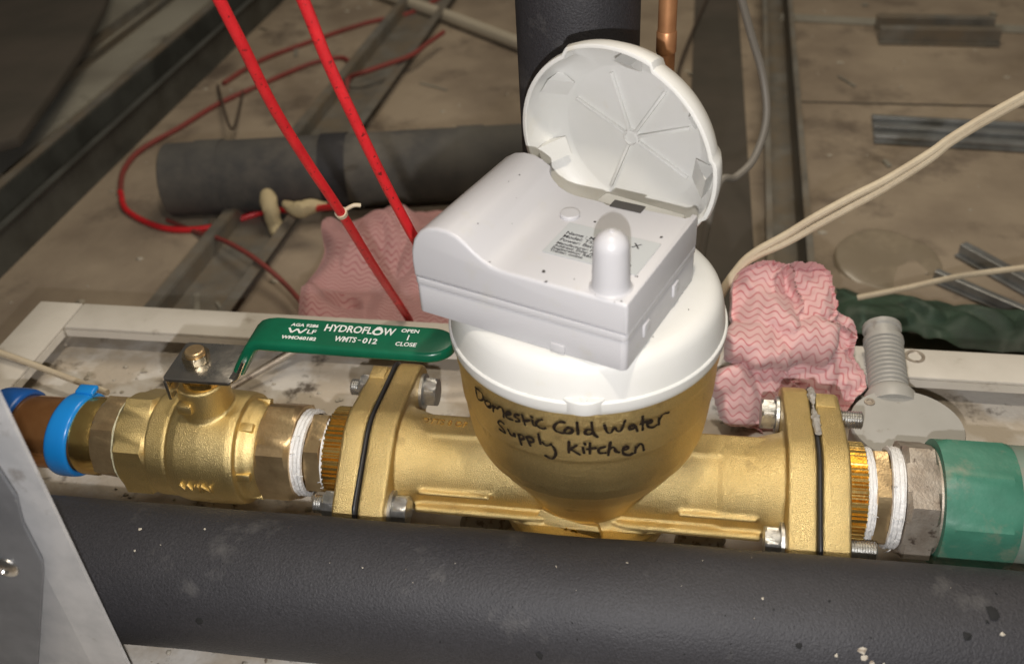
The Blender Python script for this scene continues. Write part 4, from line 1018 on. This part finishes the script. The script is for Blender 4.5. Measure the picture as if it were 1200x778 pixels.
# ================================================================== PINK CLOTHS
def blob(cen, ax, rot, seed, amp=5.0, uvs=1.0, n=84, sq=0.75):
    """one puffed fold of crumpled cloth with its own UV direction"""
    bm = bmesh.new(); uvl = bm.loops.layers.uv.new('UVMap'); G = []
    Rm = Matrix.Rotation(R(rot[2]), 3, 'Z') @ Matrix.Rotation(R(rot[1]), 3, 'Y') @ Matrix.Rotation(R(rot[0]), 3, 'X')
    def se(x): return math.copysign(abs(x)**sq, x)
    rnd = random.Random(seed*11); PL = []
    for _ in range(22):
        v_ = Vector((rnd.gauss(0, 1), rnd.gauss(0, 1), rnd.gauss(0, 1))).normalized(); PL.append((v_, rnd.uniform(0.66, 1.0)))
    m_ = n//2
    for j in range(m_+1):
        row = []
        ph_ = math.pi*(j/m_-0.5)
        for i in range(n):
            a = 2*math.pi*i/n
            d = Vector((se(math.cos(ph_))*se(math.cos(a)), se(math.cos(ph_))*se(math.sin(a)), se(math.sin(ph_))))
            dn = d.normalized(); q = dn*1.4+Vector((seed*3.1, seed*1.7, seed))
            wv = Vector((noise.noise(q*1.3), noise.noise(q*1.3+Vector((9, 0, 0))), noise.noise(q*1.3+Vector((0, 9, 0)))))*0.16
            dw = (dn+wv).normalized()
            rr = sum(max(0.0, dw.dot(n_)/c_)**16 for n_, c_ in PL)**(-1/16)
            rr = min(rr, 1.15)
            cr2 = 1-2*abs(noise.noise((q+wv*3)*2.6))
            p = Vector((dn.x*ax[0], dn.y*ax[1], dn.z*ax[2]))*(rr*1.30)
            uvp = Vector((dn.x*ax[0], dn.y*ax[1], dn.z*ax[2]))*1.1
            cr3 = 1-2*abs(noise.noise((q+wv*2)*5.5+Vector((3, 3, 3))))
            p += dn*(amp*0.42*cr2+amp*0.16*cr3+0.4*noise.noise(p*0.3))
            ct_, st_ = math.cos(seed*0.55-0.9), math.sin(seed*0.55-0.9)
            X_, Z_ = uvp.x+seed*37, uvp.z*1.05-uvp.y*0.75
            row.append((bm.verts.new(Vector(cen)+Rm @ p), (X_*ct_-Z_*st_, X_*st_+Z_*ct_)))
        G.append(row)
    for j in range(m_):
        for i in range(n):
            i2 = (i+1) % n
            try: f = bm.faces.new((G[j][i][0], G[j][i2][0], G[j+1][i2][0], G[j+1][i][0]))
            except ValueError: continue
            uvc = (G[j][i][1], G[j][i2][1], G[j+1][i2][1], G[j+1][i][1])
            for l, c in zip(f.loops, uvc): l[uvl].uv = c
    bmesh.ops.recalc_face_normals(bm, faces=bm.faces[:])
    return bm
def facets(seed, n, slope, size):
    """difference of two piecewise-linear envelopes: sharp ridges and valleys like creased cloth"""
    r_ = random.Random(seed); P = [[], []]
    for q in (0, 1):
        for _ in range(n):
            a = r_.uniform(0, 6.2832); m = slope*r_.uniform(0.3, 1.0)
            P[q].append((math.cos(a)*m, math.sin(a)*m, r_.uniform(-size, size), r_.uniform(-size, size)))
    def soft(L, u, v):
        k = 2.2; return math.log(sum(math.exp(k*(a*(u-cu)+b*(v-cv))) for a, b, cu, cv in L))/k
    return lambda u, v: soft(P[0], u, v)-soft(P[1], u, v)
LOB = [(-15, 30, 27, 31, 26, 20), (16, 35, 24, 27, 24, -35), (-6, -1, 44, 19, 31, 12), (28, -16, 27, 34, 27, 60), (-22, -36, 36, 24, 24, 5), (41, 8, 13, 15, 17, -20), (2, -50, 38, 22, 20, -25)]
FAC = [facets(31+q, 10, 1.0, 20) for q in range(len(LOB))]
GF = facets(5, 16, 0.8, 55)
def cloth_h(u, v):
    best = None
    for q, (cu, cv, ru, rv, A_, rot_) in enumerate(LOB):
        a = R(rot_)*0.35; du, dv = u-cu, v-cv; x_ = (du*math.cos(a)+dv*math.sin(a))/ru; y_ = (-du*math.sin(a)+dv*math.cos(a))/rv
        x_ += 0.22*noise.noise(Vector((u*0.06, v*0.06, q*7))); y_ += 0.22*noise.noise(Vector((u*0.06, v*0.06, q*7+3)))
        e = (abs(x_)**2.6+abs(y_)**2.6)
        if e >= 1: continue
        h = A_*((1-e)**0.30)+4.5*noise.noise(Vector((u*0.03, v*0.03, q*5)))
        h += min(1, (1-e)*4)*(0.95*FAC[q](du, dv)+0.7*GF(u, v)+1.8*(1-2*abs(noise.noise(Vector((u*0.075+0.5*noise.noise(Vector((u*.05, v*.05, q))), v*0.075, q*3.3))))))
        if best is None or h > best[0]: best = (h, q)
    return best
O_ = aty(925, 400, 146); EU = Vector((0.99, 0.10, 0)).normalized(); EN = Vector((0.06, -0.74, 0.67)).normalized(); EV = EN.cross(EU)*1
if EV.z < 0: EV = -EV
bm = bmesh.new(); uvl = bm.loops.layers.uv.new('UVMap'); GR = {}; ST = 1.0
for a in range(-64, 66):
    for b in range(-74, 70):
        r_ = cloth_h(a*ST, b*ST)
        if r_ is None: continue
        p = O_+EU*(a*ST)+EV*(b*ST*1.02)+EN*(r_[0]-14)
        GR[a, b] = (bm.verts.new(p), r_[1], r_[0])
for (a, b), g0 in GR.items():
    q4_ = [GR.get(k_) for k_ in ((a, b), (a+1, b), (a+1, b+1), (a, b+1))]
    if any(g is None for g in q4_): continue
    f = bm.faces.new([g[0] for g in q4_]); q = g0[1]; ro = R(LOB[q][5]*0.8); sh = q*9.3
    for l, (aa, bb_), g in zip(f.loops, ((a, b), (a+1, b), (a+1, b+1), (a, b+1)), q4_):
        du, dv = (aa-LOB[q][0])*1.15, (bb_-LOB[q][1])*1.15
        du += 3.2*noise.noise(Vector((aa*.045, bb_*.045, 1.5))); dv += 3.2*noise.noise(Vector((aa*.045, bb_*.045, 8.5)))
        l[uvl].uv = (du*math.cos(ro)-dv*math.sin(ro)+sh, du*math.sin(ro)+dv*math.cos(ro)+sh)
# skirt going back and down from the outline so the heap is closed
bv = [v for v in bm.verts if v.is_boundary]
for _ in range(6): bmesh.ops.smooth_vert(bm, verts=bv, factor=0.5, use_axis_x=True, use_axis_y=True, use_axis_z=True)
bnd = [e for e in bm.edges if e.is_boundary]
ex_ = bmesh.ops.extrude_edge_only(bm, edges=bnd)
for v in ex_['geom']:
    if isinstance(v, bmesh.types.BMVert): v.co -= EN*16
bmesh.ops.smooth_vert(bm, verts=bm.verts[:], factor=0.35, use_axis_x=True, use_axis_y=True, use_axis_z=True)
bmesh.ops.recalc_face_normals(bm, faces=bm.faces[:])
single('cleaning_cloth', bm, CLOTH, 'crumpled pink and white wavy patterned cloth stuffed between meter and junction box', 'cloth', 'pink patterned cloths', smooth=75)
cn = [atz(352, 392, -70), atz(530, 398, -70), atz(512, 246, -110), atz(392, 250, -110)]
LF = facets(77, 9, 0.5, 60)
def lfold(u, v):
    z = 14*math.sin(v*9.5+1.6*u+0.6)*(0.5+0.5*v)+22*noise.noise(Vector((u*2.2, v*3.5, 3)))+10*abs(noise.noise(Vector((u*5, v*6, 8))))
    z -= 22*max(0, 1-((u-0.28)**2/0.012+(v-0.2)**2/0.010))
    z += 0.75*LF((u-0.5)*100, (v-0.5)*140)
    return (10*noise.noise(Vector((u*3, v*4, 7)))-14*(0.5-u)*abs(math.sin(v*5)), 10*noise.noise(Vector((u*3, v*4, 11))), z+6)
single('cleaning_cloth', sheet(cn, 90, 110, lfold, 1.5), CLOTH2, 'pink wavy patterned cloth draped behind the green lever under the red cables', 'cloth', 'pink patterned cloths', smooth=75)

# ================================================================== STEEL UPRIGHT at the left front
Y0 = -180.0
su = thing('steel_upright', 'pale galvanized steel upright with a dark riveted plate at the lower left corner', 'steel post', (-260, Y0, ZF))
bm = bmesh.new()
extrude(bm, [(-225, 0), (-225, 2), (-246, 2), (-247, 5), (-350, 14), (-350, 12), (-248.5, 3), (-247, 0)], -330, 520, org=(0, Y0, 0), e1=(1, 0, 0), e2=(0, 1, 0), en=(0, 0, 1))
part('flange_face', bm, GALV, su, smooth=0)
P_ = [aty(x, y, Y0-6) for x, y in ((-60, 470), (0, 546), (22, 580), (30, 612), (52, 655), (53, 668), (46, 778), (40, 840), (-80, 840))]
bm = bmesh.new(); extrude(bm, [(p_.x, p_.z) for p_ in P_], Y0-8, Y0-6, e1=(1, 0, 0), e2=(0, 0, 1), en=(0, 1, 0), bev=0.5, onlycaps=True)
pl = part('dark_plate', bm, GALV_DARK, su, smooth=0)
rv = aty(8, 664, Y0-8)
bm = lathe(bmesh.new(), [(0, 6.2), (1.0, 6.0), (2.0, 4.6), (2.4, 2.4), (1.4, 1.8), (1.4, 0)], rv, (0, -1, 0), 24); part('rivet', bm, CHROME, pl)

bpy.context.view_layer.update()
